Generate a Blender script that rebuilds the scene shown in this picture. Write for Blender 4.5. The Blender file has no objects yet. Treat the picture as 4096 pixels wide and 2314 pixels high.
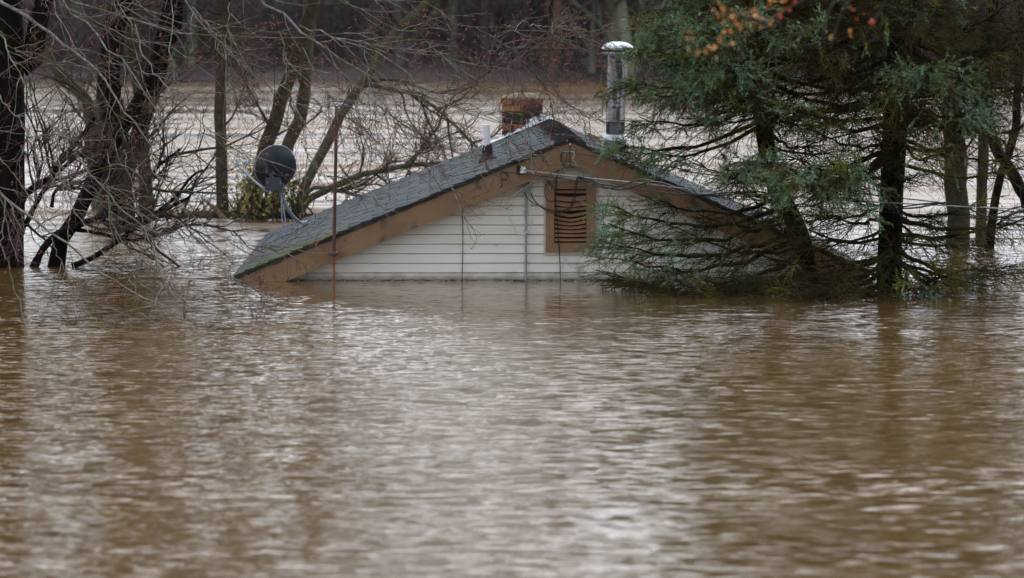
import bpy, math
import numpy as np
from mathutils import Vector, Matrix
R = math.radians
scn = bpy.context.scene
COL = scn.collection

# ------------------------------------------------------------------ camera
F = 15840.0                      # focal length in pixels of the 4096 px wide photograph
CAMH = 2.663
THETA = math.atan(1076.0 / F)
cam_d = bpy.data.cameras.new('camera')
cam = bpy.data.objects.new('camera', cam_d); COL.objects.link(cam)
cam.location = (0, 0, CAMH); cam.rotation_euler = (R(90) - THETA, 0, 0)
cam_d.sensor_width = 36; cam_d.lens = F / 4096 * 36
cam_d.clip_start = 0.5; cam_d.clip_end = 3000
cam_d.dof.use_dof = True; cam_d.dof.focus_distance = 39.6; cam_d.dof.aperture_fstop = 2.6
scn.camera = cam
# ------------------------------------------------------------------ world, sun, exposure
SUN_EL, SUN_ROT = R(58), R(6)
w = bpy.data.worlds.new('World'); scn.world = w; w.use_nodes = True
nt = w.node_tree; bg = nt.nodes['Background']
sky = nt.nodes.new('ShaderNodeTexSky'); sky.sky_type = 'NISHITA'; sky.sun_disc = False
sky.sun_elevation = SUN_EL; sky.sun_rotation = SUN_ROT; sky.dust_density = 2.0; sky.air_density = 1.0
hs = nt.nodes.new('ShaderNodeHueSaturation'); hs.inputs['Saturation'].default_value = 0.16
nt.links.new(sky.outputs[0], hs.inputs['Color'])
tc = nt.nodes.new('ShaderNodeTexCoord'); mp = nt.nodes.new('ShaderNodeMapping'); mp.inputs['Scale'].default_value = (1, 1, 3)
cn = nt.nodes.new('ShaderNodeTexNoise'); cn.inputs['Scale'].default_value = 2.2; cn.inputs['Detail'].default_value = 4
cr = nt.nodes.new('ShaderNodeMapRange'); cr.inputs['From Min'].default_value = .3; cr.inputs['From Max'].default_value = .7
cr.inputs['To Min'].default_value = .8; cr.inputs['To Max'].default_value = 1.2
nt.links.new(tc.outputs['Generated'], mp.inputs[0]); nt.links.new(mp.outputs[0], cn.inputs['Vector'])
nt.links.new(cn.outputs['Fac'], cr.inputs['Value'])
mx = nt.nodes.new('ShaderNodeVectorMath'); mx.operation = 'SCALE'
nt.links.new(hs.outputs[0], mx.inputs[0]); nt.links.new(cr.outputs[0], mx.inputs['Scale'])
tint = nt.nodes.new('ShaderNodeVectorMath'); tint.operation = 'MULTIPLY'; tint.inputs[1].default_value = (.955, .985, 1.055)
sxyz = nt.nodes.new('ShaderNodeSeparateXYZ'); nt.links.new(tc.outputs['Generated'], sxyz.inputs[0])
gr_ = nt.nodes.new('ShaderNodeMapRange'); gr_.inputs['From Min'].default_value = 0; gr_.inputs['From Max'].default_value = 1; gr_.inputs['To Min'].default_value = 2.1; gr_.inputs['To Max'].default_value = 2.4
nt.links.new(sxyz.outputs['Z'], gr_.inputs['Value']); m2_ = nt.nodes.new('ShaderNodeVectorMath'); m2_.operation = 'SCALE'; nt.links.new(mx.outputs[0], m2_.inputs[0]); nt.links.new(gr_.outputs[0], m2_.inputs['Scale'])
nt.links.new(m2_.outputs[0], tint.inputs[0]); nt.links.new(tint.outputs[0], bg.inputs['Color'])
bg.inputs['Strength'].default_value = 0.15
sd = bpy.data.lights.new('sun', 'SUN'); sd.energy = 0.6; sd.angle = R(25); sd.color = (1, .98, .955)
so = bpy.data.objects.new('sun', sd); COL.objects.link(so)
sdir = Vector((math.sin(SUN_ROT) * math.cos(SUN_EL), math.cos(SUN_ROT) * math.cos(SUN_EL), math.sin(SUN_EL)))
so.rotation_euler = sdir.to_track_quat('Z', 'Y').to_euler(); so.location = (0, -20, 40)
scn.view_settings.view_transform = 'Standard'; scn.view_settings.look = 'None'
scn.view_settings.exposure = 0.22; scn.view_settings.gamma = 1
scn.render.engine = 'CYCLES'

# ------------------------------------------------------------------ helpers
def ray(x, y):
    cx = (x - 2048) / F; cy = (1157 - y) / F
    return np.array([cx, math.cos(THETA) + cy * math.sin(THETA), -math.sin(THETA) + cy * math.cos(THETA)])
def P(x, y, Y):                                    # photo pixel (4096 wide) to a world point at distance Y
    d = ray(x, y); t = Y / d[1]
    return np.array([0, 0, CAMH]) + d * t
def nrm(a): return a / (np.linalg.norm(a, axis=-1, keepdims=True) + 1e-9)
def smooth(pts, n):
    pts = np.asarray(pts, float); m = len(pts)
    s = np.r_[0, np.cumsum(np.linalg.norm(np.diff(pts, axis=0), axis=1))]; s /= s[-1]
    if m < 3:
        t = np.linspace(0, 1, n)[:, None]; return pts[0] * (1 - t) + pts[-1] * t
    tan = np.gradient(pts, s, axis=0); u = np.linspace(0, 1, n)
    i = np.clip(np.searchsorted(s, u, side='right') - 1, 0, m - 2); h = (s[i + 1] - s[i])[:, None]
    x = ((u - s[i])[:, None]) / h
    return ((2*x**3 - 3*x**2 + 1) * pts[i] + (x**3 - 2*x**2 + x) * h * tan[i] + (-2*x**3 + 3*x**2) * pts[i+1] + (x**3 - x**2) * h * tan[i+1])
class MB:
    def __init__(s): s.v = []; s.q = []; s.t = []; s.n = 0; s.qm = []; s.tm = []; s.col = []
    def add(s, v, q=None, t=None, m=0, c=.5):
        v = np.asarray(v, float).reshape(-1, 3); s.v.append(v)
        if q is not None and len(q): q = np.asarray(q).reshape(-1, 4) + s.n; s.q.append(q); s.qm.append(np.full(len(q), m))
        if t is not None and len(t): t = np.asarray(t).reshape(-1, 3) + s.n; s.t.append(t); s.tm.append(np.full(len(t), m))
        c = np.broadcast_to(np.asarray(c, float).reshape(-1) if np.ndim(c) else c, (len(v),)); s.col.append(c)
        s.n += len(v)
    def box(s, lo, hi, m=0, c=.5, bev=0):
        x0, y0, z0 = lo; x1, y1, z1 = hi
        v = [(x0,y0,z0),(x1,y0,z0),(x1,y1,z0),(x0,y1,z0),(x0,y0,z1),(x1,y0,z1),(x1,y1,z1),(x0,y1,z1)]
        s.add(v, [(0,3,2,1),(4,5,6,7),(0,1,5,4),(1,2,6,5),(2,3,7,6),(3,0,4,7)], m=m, c=c)
    def tubes(s, Pn, Rn, k=3, m=0, c=.5, cap=False):           # Pn (n, p, 3), Rn (n, p)
        Pn = np.asarray(Pn, float); n, p, _ = Pn.shape; Rn = np.broadcast_to(Rn, (n, p))
        T = nrm(np.gradient(Pn, axis=1)); ref = np.where(np.abs(nrm(Pn[:, -1] - Pn[:, 0])[:, 2:3]) > .8, np.array([[1., 0, 0]]), np.array([[0, 0, 1.]]))
        U = nrm(np.cross(T, ref[:, None, :])); V = np.cross(T, U)
        a = np.arange(k) * 2 * math.pi / k
        ring = Pn[:, :, None] + Rn[:, :, None, None] * (np.cos(a)[None, None, :, None] * U[:, :, None] + np.sin(a)[None, None, :, None] * V[:, :, None])
        idx = np.arange(n * p * k).reshape(n, p, k); nx = np.roll(idx, -1, axis=2)
        q = np.stack([idx[:, :-1], nx[:, :-1], nx[:, 1:], idx[:, 1:]], axis=-1).reshape(-1, 4)
        cc = np.repeat(np.broadcast_to(c, (n,)), p * k) if np.ndim(c) else c
        s.add(ring.reshape(-1, 3), q, m=m, c=cc)
        if cap:
            for j in range(n):
                b = ring[j, 0]; e = ring[j, -1]; tr = [(0, i, (i + 1)) for i in range(1, k - 1)]
                s.add(b, t=[(x, z, y) for x, y, z in [(p_[0], p_[1], p_[2]) for p_ in tr]], m=m); s.add(e, t=tr, m=m)
    def tube(s, pts, r, k=8, m=0, n=None, cap=False, c=.5):
        pts = np.asarray(pts, float)
        if n: 
            r = np.interp(np.linspace(0, 1, n), np.linspace(0, 1, len(np.atleast_1d(r))), np.atleast_1d(r)); pts = smooth(pts, n)
        else: r = np.broadcast_to(r, (len(pts),)) 
        s.tubes(pts[None], np.asarray(r)[None], k, m, c, cap)
    def lathe(s, prof, k=24, m=0, center=(0, 0, 0), M=None):
        prof = np.asarray(prof, float); a = np.arange(k) * 2 * math.pi / k
        v = np.stack([prof[:, 0, None] * np.cos(a), prof[:, 0, None] * np.sin(a), np.repeat(prof[:, 1, None], k, 1)], -1).reshape(-1, 3)
        if M is not None: v = v @ np.array(M).T
        v = v + np.array(center); idx = np.arange(len(prof) * k).reshape(-1, k); nx = np.roll(idx, -1, 1)
        s.add(v, np.stack([idx[:-1], nx[:-1], nx[1:], idx[1:]], -1).reshape(-1, 4), m=m)
    def build(s, name, mats, parent=None, smooth_=False, world=None, offs=None, col=False):
        me = bpy.data.meshes.new(name); V = np.concatenate(s.v)
        if world is None: world = parent is not None and 'house_frame' not in parent
        if world and parent is not None: V = V - np.array(parent.location)
        if offs is not None: V = V - np.array(offs)
        nq = sum(len(x) for x in s.q); ntr = sum(len(x) for x in s.t)
        q = np.concatenate(s.q) if nq else np.zeros((0, 4), int); t = np.concatenate(s.t) if ntr else np.zeros((0, 3), int)
        me.vertices.add(len(V)); me.vertices.foreach_set('co', V.astype(np.float32).ravel())
        me.loops.add(nq * 4 + ntr * 3); me.loops.foreach_set('vertex_index', np.r_[q.ravel(), t.ravel()].astype(np.int32))
        me.polygons.add(nq + ntr)
        me.polygons.foreach_set('loop_start', np.r_[np.arange(nq) * 4, nq * 4 + np.arange(ntr) * 3].astype(np.int32))
        me.polygons.foreach_set('loop_total', np.r_[np.full(nq, 4), np.full(ntr, 3)].astype(np.int32))
        me.polygons.foreach_set('material_index', np.concatenate(s.qm + s.tm).astype(np.int32))
        me.polygons.foreach_set('use_smooth', np.full(nq + ntr, bool(smooth_)))
        if col:
            at = me.attributes.new('tone', 'FLOAT', 'POINT'); at.data.foreach_set('value', np.concatenate(s.col).astype(np.float32))
        me.update(calc_edges=True); me.validate()
        o = bpy.data.objects.new(name, me); COL.objects.link(o)
        for m in (mats if isinstance(mats, (list, tuple)) else [mats]): me.materials.append(m)
        if parent is not None: o.parent = parent
        if offs is not None: o.location = offs
        return o
def tag(o, label=None, cat=None, group=None, kind=None):
    if label: o['label'] = label
    if cat: o['category'] = cat
    if group: o['group'] = group
    if kind: o['kind'] = kind
    return o
def thing(name, label, cat, loc, group=None):
    o = bpy.data.objects.new(name, None); COL.objects.link(o); o.location = [float(a) for a in loc]; o.empty_display_size = .2
    return tag(o, label, cat, group)
def mat(name, c1, c2=None, scale=6, rough=.7, metal=0, bump=0, bscale=None, stretch=(1, 1, 1), lo=.35, hi=.65, tone=None, c3=None, c3s=2, c3t=.6, spec=.5, detail=6):
    m = bpy.data.materials.new(name); m.use_nodes = True; t = m.node_tree; L = t.links.new; N = t.nodes.new
    b = t.nodes['Principled BSDF']; b.inputs['Roughness'].default_value = rough; b.inputs['Metallic'].default_value = metal
    b.inputs['Specular IOR Level'].default_value = spec
    tcn = N('ShaderNodeTexCoord'); mpn = N('ShaderNodeMapping'); mpn.inputs['Scale'].default_value = stretch
    L(tcn.outputs['Object'], mpn.inputs[0])
    if c2 is None: c2 = tuple(x * .75 for x in c1)
    n = N('ShaderNodeTexNoise'); n.inputs['Scale'].default_value = scale; n.inputs['Detail'].default_value = detail
    L(mpn.outputs[0], n.inputs['Vector'])
    r = N('ShaderNodeMapRange'); r.inputs['From Min'].default_value = lo; r.inputs['From Max'].default_value = hi; L(n.outputs['Fac'], r.inputs['Value'])
    x = N('ShaderNodeMix'); x.data_type = 'RGBA'; x.inputs[6].default_value = (*c1, 1); x.inputs[7].default_value = (*c2, 1)
    L(r.outputs[0], x.inputs[0]); out = x.outputs[2]
    if c3:
        n3 = N('ShaderNodeTexNoise'); n3.inputs['Scale'].default_value = c3s; n3.inputs['Detail'].default_value = 5; L(tcn.outputs['Object'], n3.inputs['Vector'])
        r3 = N('ShaderNodeMapRange'); r3.inputs['From Min'].default_value = c3t; r3.inputs['From Max'].default_value = c3t + .08; L(n3.outputs['Fac'], r3.inputs['Value'])
        x3 = N('ShaderNodeMix'); x3.data_type = 'RGBA'; x3.inputs[7].default_value = (*c3, 1); L(out, x3.inputs[6]); L(r3.outputs[0], x3.inputs[0]); out = x3.outputs[2]
    if tone:
        a = N('ShaderNodeAttribute'); a.attribute_name = 'tone'; ra = N('ShaderNodeMapRange'); ra.inputs['To Min'].default_value = tone[0]; ra.inputs['To Max'].default_value = tone[1]
        L(a.outputs['Fac'], ra.inputs['Value']); sc = N('ShaderNodeVectorMath'); sc.operation = 'SCALE'; L(out, sc.inputs[0]); L(ra.outputs[0], sc.inputs['Scale']); out = sc.outputs[0]
    L(out, b.inputs['Base Color'])
    if bump:
        nb = N('ShaderNodeTexNoise'); nb.inputs['Scale'].default_value = bscale or scale * 3; nb.inputs['Detail'].default_value = 5; L(mpn.outputs[0], nb.inputs['Vector'])
        bp = N('ShaderNodeBump'); bp.inputs['Strength'].default_value = 1; bp.inputs['Distance'].default_value = bump; L(nb.outputs['Fac'], bp.inputs['Height']); L(bp.outputs[0], b.inputs['Normal'])
    return m
rng = np.random.default_rng(7)
def walk(S, D, L, k, wob=.25, trop=(0, 0, 0)):
    n = len(S); Pn = np.zeros((n, k, 3)); Pn[:, 0] = S; d = nrm(D); st = (np.asarray(L) / (k - 1))[:, None]
    tr = np.asarray(trop, float)
    for i in range(1, k):
        d = nrm(d + rng.normal(0, wob, (n, 3)) + tr); Pn[:, i] = Pn[:, i - 1] + d * st
    return Pn
def kids(Pn, per, t0=.2, t1=1., ang=.9, flat=1.0):
    n, p, _ = Pn.shape; i = np.repeat(np.arange(n), per); t = rng.uniform(t0, t1, len(i)) * (p - 1)
    a = np.minimum(t.astype(int), p - 2); f = (t - a)[:, None]
    S = Pn[i, a] * (1 - f) + Pn[i, a + 1] * f; T = nrm(Pn[i, a + 1] - Pn[i, a])
    r = rng.normal(0, 1, (len(i), 3)) * np.array([1, 1, flat]); r = nrm(r - (r * T).sum(1, keepdims=True) * T)
    an = ang * rng.uniform(.6, 1.3, len(i))[:, None]
    return S, nrm(T * np.cos(an) + r * np.sin(an)), t / (p - 1), i
def taper(n, k, r0, r1): 
    r0 = np.broadcast_to(r0, (n,)); r1 = np.broadcast_to(r1, (n,)); u = np.linspace(0, 1, k)
    return r0[:, None] * (1 - u) + r1[:, None] * u

# ------------------------------------------------------------------ materials
M = {}
M['siding'] = mat('vinyl_siding', (0.85, 0.85, 0.7633), (0.8252, 0.7388, 0.636), 1.5, .55, bump=.001, bscale=60, c3=(.46, .41, .33), c3s=3.5, c3t=.62, stretch=(.5, 1, 3))
def wet(m, z0=.012, z1=.075, col=(.10, .075, .045), f=.7):
    t = m.node_tree; L = t.links.new; N = t.nodes.new; b = t.nodes['Principled BSDF']; src = b.inputs['Base Color'].links[0].from_socket
    tcn = N('ShaderNodeTexCoord'); sx = N('ShaderNodeSeparateXYZ'); L(tcn.outputs['Object'], sx.inputs[0]); n = N('ShaderNodeTexNoise'); n.inputs['Scale'].default_value = 7; n.inputs['Detail'].default_value = 6; L(tcn.outputs['Object'], n.inputs['Vector'])
    a = N('ShaderNodeMath'); a.operation = 'MULTIPLY_ADD'; L(n.outputs['Fac'], a.inputs[0]); a.inputs[1].default_value = -.09; L(sx.outputs['Z'], a.inputs[2])
    r = N('ShaderNodeMapRange'); r.inputs['From Min'].default_value = z0 - .045; r.inputs['From Max'].default_value = z1 - .045; r.inputs['To Min'].default_value = f; r.inputs['To Max'].default_value = 0; L(a.outputs[0], r.inputs['Value'])
    x = N('ShaderNodeMix'); x.data_type = 'RGBA'; x.inputs[7].default_value = (*col, 1); L(src, x.inputs[6]); L(r.outputs[0], x.inputs[0]); L(x.outputs[2], b.inputs['Base Color'])
wet(M['siding'])
M['brown'] = mat('brown_paint', (0.2538, 0.1463, 0.06948), (0.1883, 0.1081, 0.05135), 3, .55, bump=.0015, bscale=70, stretch=(1, 1, 1), c3=(.07, .048, .022), c3s=4.5, c3t=.60)
M['brownv'] = mat('brown_louver', (0.3336, 0.1826, 0.0953), (0.27, 0.143, 0.07942), 8, .6, c3=(.12, .07, .04), c3s=14, c3t=.68, spec=.15)
M['pinkv'] = mat('faded_louver', (0.351, 0.195, 0.143), (0.286, 0.156, 0.1105), 8, .45)
M['trim'] = mat('trim', (0.6095, 0.529, 0.46), (0.552, 0.4715, 0.4025), 4, .5)
M['dark'] = mat('dark_void', (.012, .01, .009), None, 4, .9)
M['tar'] = mat('tar_edge', (.02, .018, .018), (.05, .04, .035), 9, .8, bump=.004)
M['white'] = mat('white_paint', (0.85, 0.85, 0.85), (0.85, 0.85, 0.85), 8, .6, c3=(.2, .2, .18), c3s=38, c3t=.72)
M['whitetar'] = mat('flaking_flashing', (0.85, 0.85, 0.85), (0.663, 0.702, 0.7215), 19, .5, c3=(.03, .03, .03), c3s=13, c3t=.52, bump=.004)
M['steel'] = mat('stainless', (0.252, 0.252, 0.264), (0.204, 0.204, 0.216), 4, .28, metal=1)
M['galv'] = mat('galvanised', (0.396, 0.462, 0.517), (0.308, 0.363, 0.418), 6, .42, metal=.7)
M['caps'] = mat('cap_metal', (0.715, 0.754, 0.767), (0.585, 0.637, 0.663), 14, .45, metal=.3)
M['conduit'] = mat('grey_conduit', (0.378, 0.392, 0.434), (0.322, 0.336, 0.378), 8, .5)
M['dish'] = mat('dish_back', (.018, .023, .032), (.024, .03, .04), 5, .38)
M['dishg'] = mat('dish_grey', (0.192, 0.24, 0.288), (0.132, 0.168, 0.216), 12, .45)
M['lnb'] = mat('lnb_plastic', (.55, .6, .62), (.48, .52, .55), 12, .4)
M['rust'] = mat('rust_paint', (.055, .018, .014), (.09, .032, .018), 14, .6, bump=.002)
M['rust2'] = mat('rust_pale', (0.336, 0.156, 0.06), (0.144, 0.048, 0.024), 20, .7, bump=.002, stretch=(1, 1, .3))
M['black'] = mat('black_cable', (.012, .012, .015), (.02, .02, .024), 5, .4)
M['purple'] = mat('dark_purple_cable', (.06, .02, .04), (.04, .02, .03), 5, .4)
M['alu'] = mat('alu_cable', (.42, .41, .36), (.3, .29, .26), 80, .6)
M['wcable'] = mat('white_cable', (0.825, 0.8125, 0.75), (0.625, 0.625, 0.575), 40, .5)
M['ceramic'] = mat('ceramic', (0.845, 0.85, 0.85), (0.7098, 0.7436, 0.7436), 10, .2)
M['mortar'] = mat('mortar', (.14, .115, .085), (.07, .055, .04), 20, .9, bump=.008)
M['wood'] = mat('weathered_wood', (.3, .23, .15), (.2, .15, .1), 10, .8, stretch=(1, 1, 4))
M['moss'] = mat('moss', (.10, .12, .012), (.06, .08, .01), 40, .95, bump=.006)
bark_dark = mat('dark_bark', (.011, .0075, .005), (.0045, .0035, .003), 14, .9, bump=.03, bscale=16, stretch=(1, 1, .16), spec=.12)
bark_spruce = mat('spruce_bark', (.009, .0055, .004), (.004, .003, .0028), 22, .95, bump=.012, spec=.12)
bark_olive = mat('olive_bark', (0.1116, 0.1044, 0.0684), (0.0612, 0.0558, 0.0414), 9, .9, bump=.008, c3=(.07, .08, .032), c3s=3, c3t=.56, spec=.12)
bark_mid = mat('brown_bark', (0.0416, 0.032, 0.0224), (0.072, 0.0608, 0.0416), 12, .9, bump=.01, c3=(.06, .063, .028), c3s=4, c3t=.6, spec=.12)
bark_lich = mat('lichen_twig', (0.102, 0.0884, 0.0765), (0.2295, 0.2295, 0.1955), 22, .85, c3=(.085, .095, .035), c3s=5, c3t=.52, spec=.12)
twig_red = mat('red_twig', (0.0675, 0.036, 0.0315), (0.1125, 0.072, 0.06), 20, .7, spec=.12)
twig_brown = mat('brown_twig', (0.036, 0.0288, 0.0216), (0.066, 0.0564, 0.0432), 9, .85, spec=.12)
twig_olive = mat('mossy_twig', (0.0585, 0.0507, 0.01755), (0.0195, 0.01462, 0.0078), 3.0, .95, lo=.4, hi=.6, c3=(.15, .125, .03), c3s=2.2, c3t=.55, tone=(.55, 1.5), spec=.12)
bud = mat('red_bud', (0.39, 0.13, 0.0585), (0.26, 0.078, 0.0455), 30, .6)
needle = mat('spruce_needle', (0.2087, 0.3274, 0.2165), (0.1391, 0.2335, 0.09991), 2.6, .6, c3=(.15, .165, .045), c3s=2.4, c3t=.50, tone=(.2, 1.7), spec=.12)
leafm = mat('green_leaf', (0.1693, 0.1748, 0.03643), (0.3174, 0.2576, 0.05796), 5, .6)
orange = mat('orange_leaf', (0.51, 0.165, 0.024), (0.45, 0.225, 0.045), 4, .6)
redleaf = mat('red_leaf', (0.45, 0.0525, 0.03), (0.45, 0.105, 0.03), 4, .6)
far_pale = mat('pale_bark', (0.18, 0.195, 0.1425), (0.105, 0.12, 0.0825), .8, .9, spec=.12)
far_brown = mat('far_bark', (0.0494, 0.039, 0.0403), (0.0806, 0.0676, 0.0624), .8, .9, spec=.12)
far_red = mat('red_far_bark', (.13, .075, .06), (.08, .05, .045), .8, .9, spec=.12)
far_twig = mat('far_twig', (0.0825, 0.0645, 0.0705), (0.057, 0.045, 0.051), .5, .95, spec=.12)

# shingles: one tone per tab, moss in patches low on the slope
def shingle_mat():
    m = mat('shingles', (0.061, 0.07194, 0.07507), (0.04379, 0.05161, 0.0563), 7, .85, bump=.003, bscale=220, tone=(.72, 1.25), spec=.2)
    t = m.node_tree; L = t.links.new; N = t.nodes.new; b = t.nodes['Principled BSDF']
    src = b.inputs['Base Color'].links[0].from_socket
    tcn = N('ShaderNodeTexCoord'); sx = N('ShaderNodeSeparateXYZ'); L(tcn.outputs['Object'], sx.inputs[0])
    n = N('ShaderNodeTexNoise'); n.inputs['Scale'].default_value = 5; n.inputs['Detail'].default_value = 6; L(tcn.outputs['Object'], n.inputs['Vector'])
    a = N('ShaderNodeMapRange'); a.inputs['From Min'].default_value = .40; a.inputs['From Max'].default_value = .75; a.inputs['To Min'].default_value = .20; a.inputs['To Max'].default_value = -.12
    L(sx.outputs['Z'], a.inputs['Value'])
    yb = N('ShaderNodeMapRange'); yb.inputs['From Min'].default_value = .2; yb.inputs['From Max'].default_value = 1.6; yb.inputs['To Min'].default_value = 0.02; yb.inputs['To Max'].default_value = -.2
    L(sx.outputs['Y'], yb.inputs['Value'])
    ad = N('ShaderNodeMath'); ad.operation = 'ADD'; L(n.outputs['Fac'], ad.inputs[0]); L(a.outputs[0], ad.inputs[1])
    ad2 = N('ShaderNodeMath'); ad2.operation = 'ADD'; L(ad.outputs[0], ad2.inputs[0]); L(yb.outputs[0], ad2.inputs[1])
    r = N('ShaderNodeMapRange'); r.inputs['From Min'].default_value = .60; r.inputs['From Max'].default_value = .70; L(ad2.outputs[0], r.inputs['Value'])
    x = N('ShaderNodeMix'); x.data_type = 'RGBA'; x.inputs[7].default_value = (.055, .072, .012, 1); L(src, x.inputs[6]); L(r.outputs[0], x.inputs[0]); L(x.outputs[2], b.inputs['Base Color'])
    return m
M['shingle'] = shingle_mat()

# ------------------------------------------------------------------ water
def water_mat():
    m = bpy.data.materials.new('muddy_water'); m.use_nodes = True; t = m.node_tree; L = t.links.new; N = t.nodes.new
    b = t.nodes['Principled BSDF']; b.inputs['IOR'].default_value = 1.33; b.inputs['Roughness'].default_value = .16
    tcn = N('ShaderNodeTexCoord')
    def noise(scale, st, detail=2, rough=.5, off=(0, 0, 0)):
        mpn = N('ShaderNodeMapping'); mpn.inputs['Scale'].default_value = st; mpn.inputs['Location'].default_value = off; L(tcn.outputs['Object'], mpn.inputs[0])
        n = N('ShaderNodeTexNoise'); n.inputs['Scale'].default_value = scale; n.inputs['Detail'].default_value = detail; n.inputs['Roughness'].default_value = rough
        L(mpn.outputs[0], n.inputs['Vector']); return n
    def vm(op, a, bb):
        v = N('ShaderNodeVectorMath'); v.operation = op
        if hasattr(a, 'links'): L(a, v.inputs[0])
        else: v.inputs[0].default_value = a
        tgt = v.inputs['Scale'] if op == 'SCALE' else v.inputs[1]
        if hasattr(bb, 'links'): L(bb, tgt)
        else: tgt.default_value = bb
        return v.outputs[0]
    # ripples: slopes straight from decorrelated noise channels
    n1 = noise(WAT['s1'], (.34, 1, 1), 2, .5); n2 = noise(WAT['s2'], (.5, 1, 1), 2, .5, (9, 4, 2)); n3 = noise(.5, (.45, 1, 1), 2, .5, (3, 7, 1))
    a = vm('SUBTRACT', n1.outputs['Color'], (.5, .5, .5)); c = vm('SUBTRACT', n2.outputs['Color'], (.5, .5, .5)); d3 = vm('SUBTRACT', n3.outputs['Color'], (.5, .5, .5))
    # wind patches
    msk = noise(.42, (.09, 1, 1), 4, .6, WAT['moff']); mr = N('ShaderNodeMapRange'); mr.inputs['From Min'].default_value = .40; mr.inputs['From Max'].default_value = .60
    mr.inputs['To Min'].default_value = WAT['m0']; mr.inputs['To Max'].default_value = WAT['m1']; L(msk.outputs['Fac'], mr.inputs['Value'])
    rr = N('ShaderNodeMapRange'); rr.inputs['From Min'].default_value = .42; rr.inputs['From Max'].default_value = .60; rr.inputs['To Min'].default_value = WAT['r0']; rr.inputs['To Max'].default_value = WAT['r1']
    L(msk.outputs['Fac'], rr.inputs['Value'])
    # calmer lee just in front of the house wall
    sx = N('ShaderNodeSeparateXYZ'); L(tcn.outputs['Object'], sx.inputs[0])
    def rng_node(sock, a0, a1, b0, b1):
        q = N('ShaderNodeMapRange'); q.interpolation_type = 'SMOOTHSTEP'
        q.inputs['From Min'].default_value = a0; q.inputs['From Max'].default_value = a1; q.inputs['To Min'].default_value = b0; q.inputs['To Max'].default_value = b1
        L(sock, q.inputs['Value']); return q.outputs[0]
    def mt(op, p, q):
        k = N('ShaderNodeMath'); k.operation = op
        for i_, z in enumerate((p, q)):
            if hasattr(z, 'links'): L(z, k.inputs[i_])
            else: k.inputs[i_].default_value = z
        return k.outputs[0]
    yy = rng_node(sx.outputs['Y'], 35.5, 38.5, 0, 1); ye = rng_node(sx.outputs['Y'], 40.5, 42, 1, 0); xl = rng_node(sx.outputs['X'], -3.5, -2, 0, 1)
    opn = rng_node(sx.outputs['Y'], 43, 54, 0, 1); far_ = rng_node(sx.outputs['Y'], 85, 135, 0, 1)      # open windy water beyond the house, calmer again under the far bank
    ro = mt('MULTIPLY', rr.outputs[0], mt('SUBTRACT', 1.0, mt('MULTIPLY', far_, .6)))
    L(mt('ADD', mt('MULTIPLY', opn, ro), mt('MULTIPLY', mt('SUBTRACT', 1.0, opn), .09)), b.inputs['Roughness'])
    lee = mt('MULTIPLY', mt('MULTIPLY', yy, ye), xl); leef = mt('SUBTRACT', 1.0, mt('MULTIPLY', lee, .72))
    amp = mt('MULTIPLY', mr.outputs[0], leef)
    s1 = vm('SCALE', a, WAT['a1']); s2 = vm('SCALE', c, WAT['a2']); s3 = vm('SCALE', d3, WAT['a3'])
    sm = vm('ADD', vm('ADD', s1, s2), s3); ln_q = N('ShaderNodeVectorMath'); ln_q.operation = 'LENGTH'; L(sm, ln_q.inputs[0]); sm = vm('SCALE', sm, mt('ADD', .25, mt('MULTIPLY', ln_q.outputs['Value'], 5.5))); sm = vm('SCALE', sm, amp)
    flat = vm('MULTIPLY', sm, (.6, 1, 0)); nn = vm('ADD', flat, (0, 0, 1)); nn = vm('NORMALIZE', nn, (0, 0, 0))
    L(nn, b.inputs['Normal'])
    cc = noise(.25, (1, 1, 1), 4, .6, (5, 5, 5)); x = N('ShaderNodeMix'); x.data_type = 'RGBA'
    x.inputs[6].default_value = (*WAT['c1'], 1); x.inputs[7].default_value = (*WAT['c2'], 1); L(cc.outputs['Fac'], x.inputs[0]); L(x.outputs[2], b.inputs['Base Color'])
    return m
WAT = dict(s1=17.0, s2=5.5, a1=1.0, a2=.23, a3=.07, m0=.45, m1=1.2, r0=.10, r1=.72, moff=(2, 5, 0), c1=(.125, .075, .026), c2=(.098, .058, .019))
wm = MB(); wm.add([(-400, -60, 0), (400, -60, 0), (400, 400, 0), (-400, 400, 0)], [(0, 1, 2, 3)])
wo = wm.build('water', water_mat()); tag(wo, kind='structure')

# ------------------------------------------------------------------ far bank and hillside
def terrain():
    xs = np.linspace(-260, 260, 66); ys = np.array([171, 173, 175, 180, 190, 205, 225, 250, 280, 320, 370, 420]); zs = np.array([-.6, .05, .3, .7, 1.2, 2.5, 5, 8, 11, 13, 15, 16])
    X, Y = np.meshgrid(xs, ys); Z = np.repeat(zs[:, None], len(xs), 1) * (1 + .18 * np.sin(X / 37) + .1 * np.sin(X / 13 + 1))
    Y = Y + 1.2 * np.sin(X / 9) + .6 * np.sin(X / 3.7)
    v = np.stack([X, Y, Z], -1).reshape(-1, 3); i = np.arange(len(v)).reshape(X.shape)
    b = MB(); b.add(v, np.stack([i[:-1, :-1], i[:-1, 1:], i[1:, 1:], i[1:, :-1]], -1).reshape(-1, 4))
    return b.build('hillside', mat('leaf_litter', (0.0825, 0.06, 0.063), (0.051, 0.0405, 0.045), .25, 1, c3=(.07, .055, .05), c3s=.12, c3t=.55, spec=.1), smooth_=True)
tag(terrain(), kind='structure')

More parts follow.
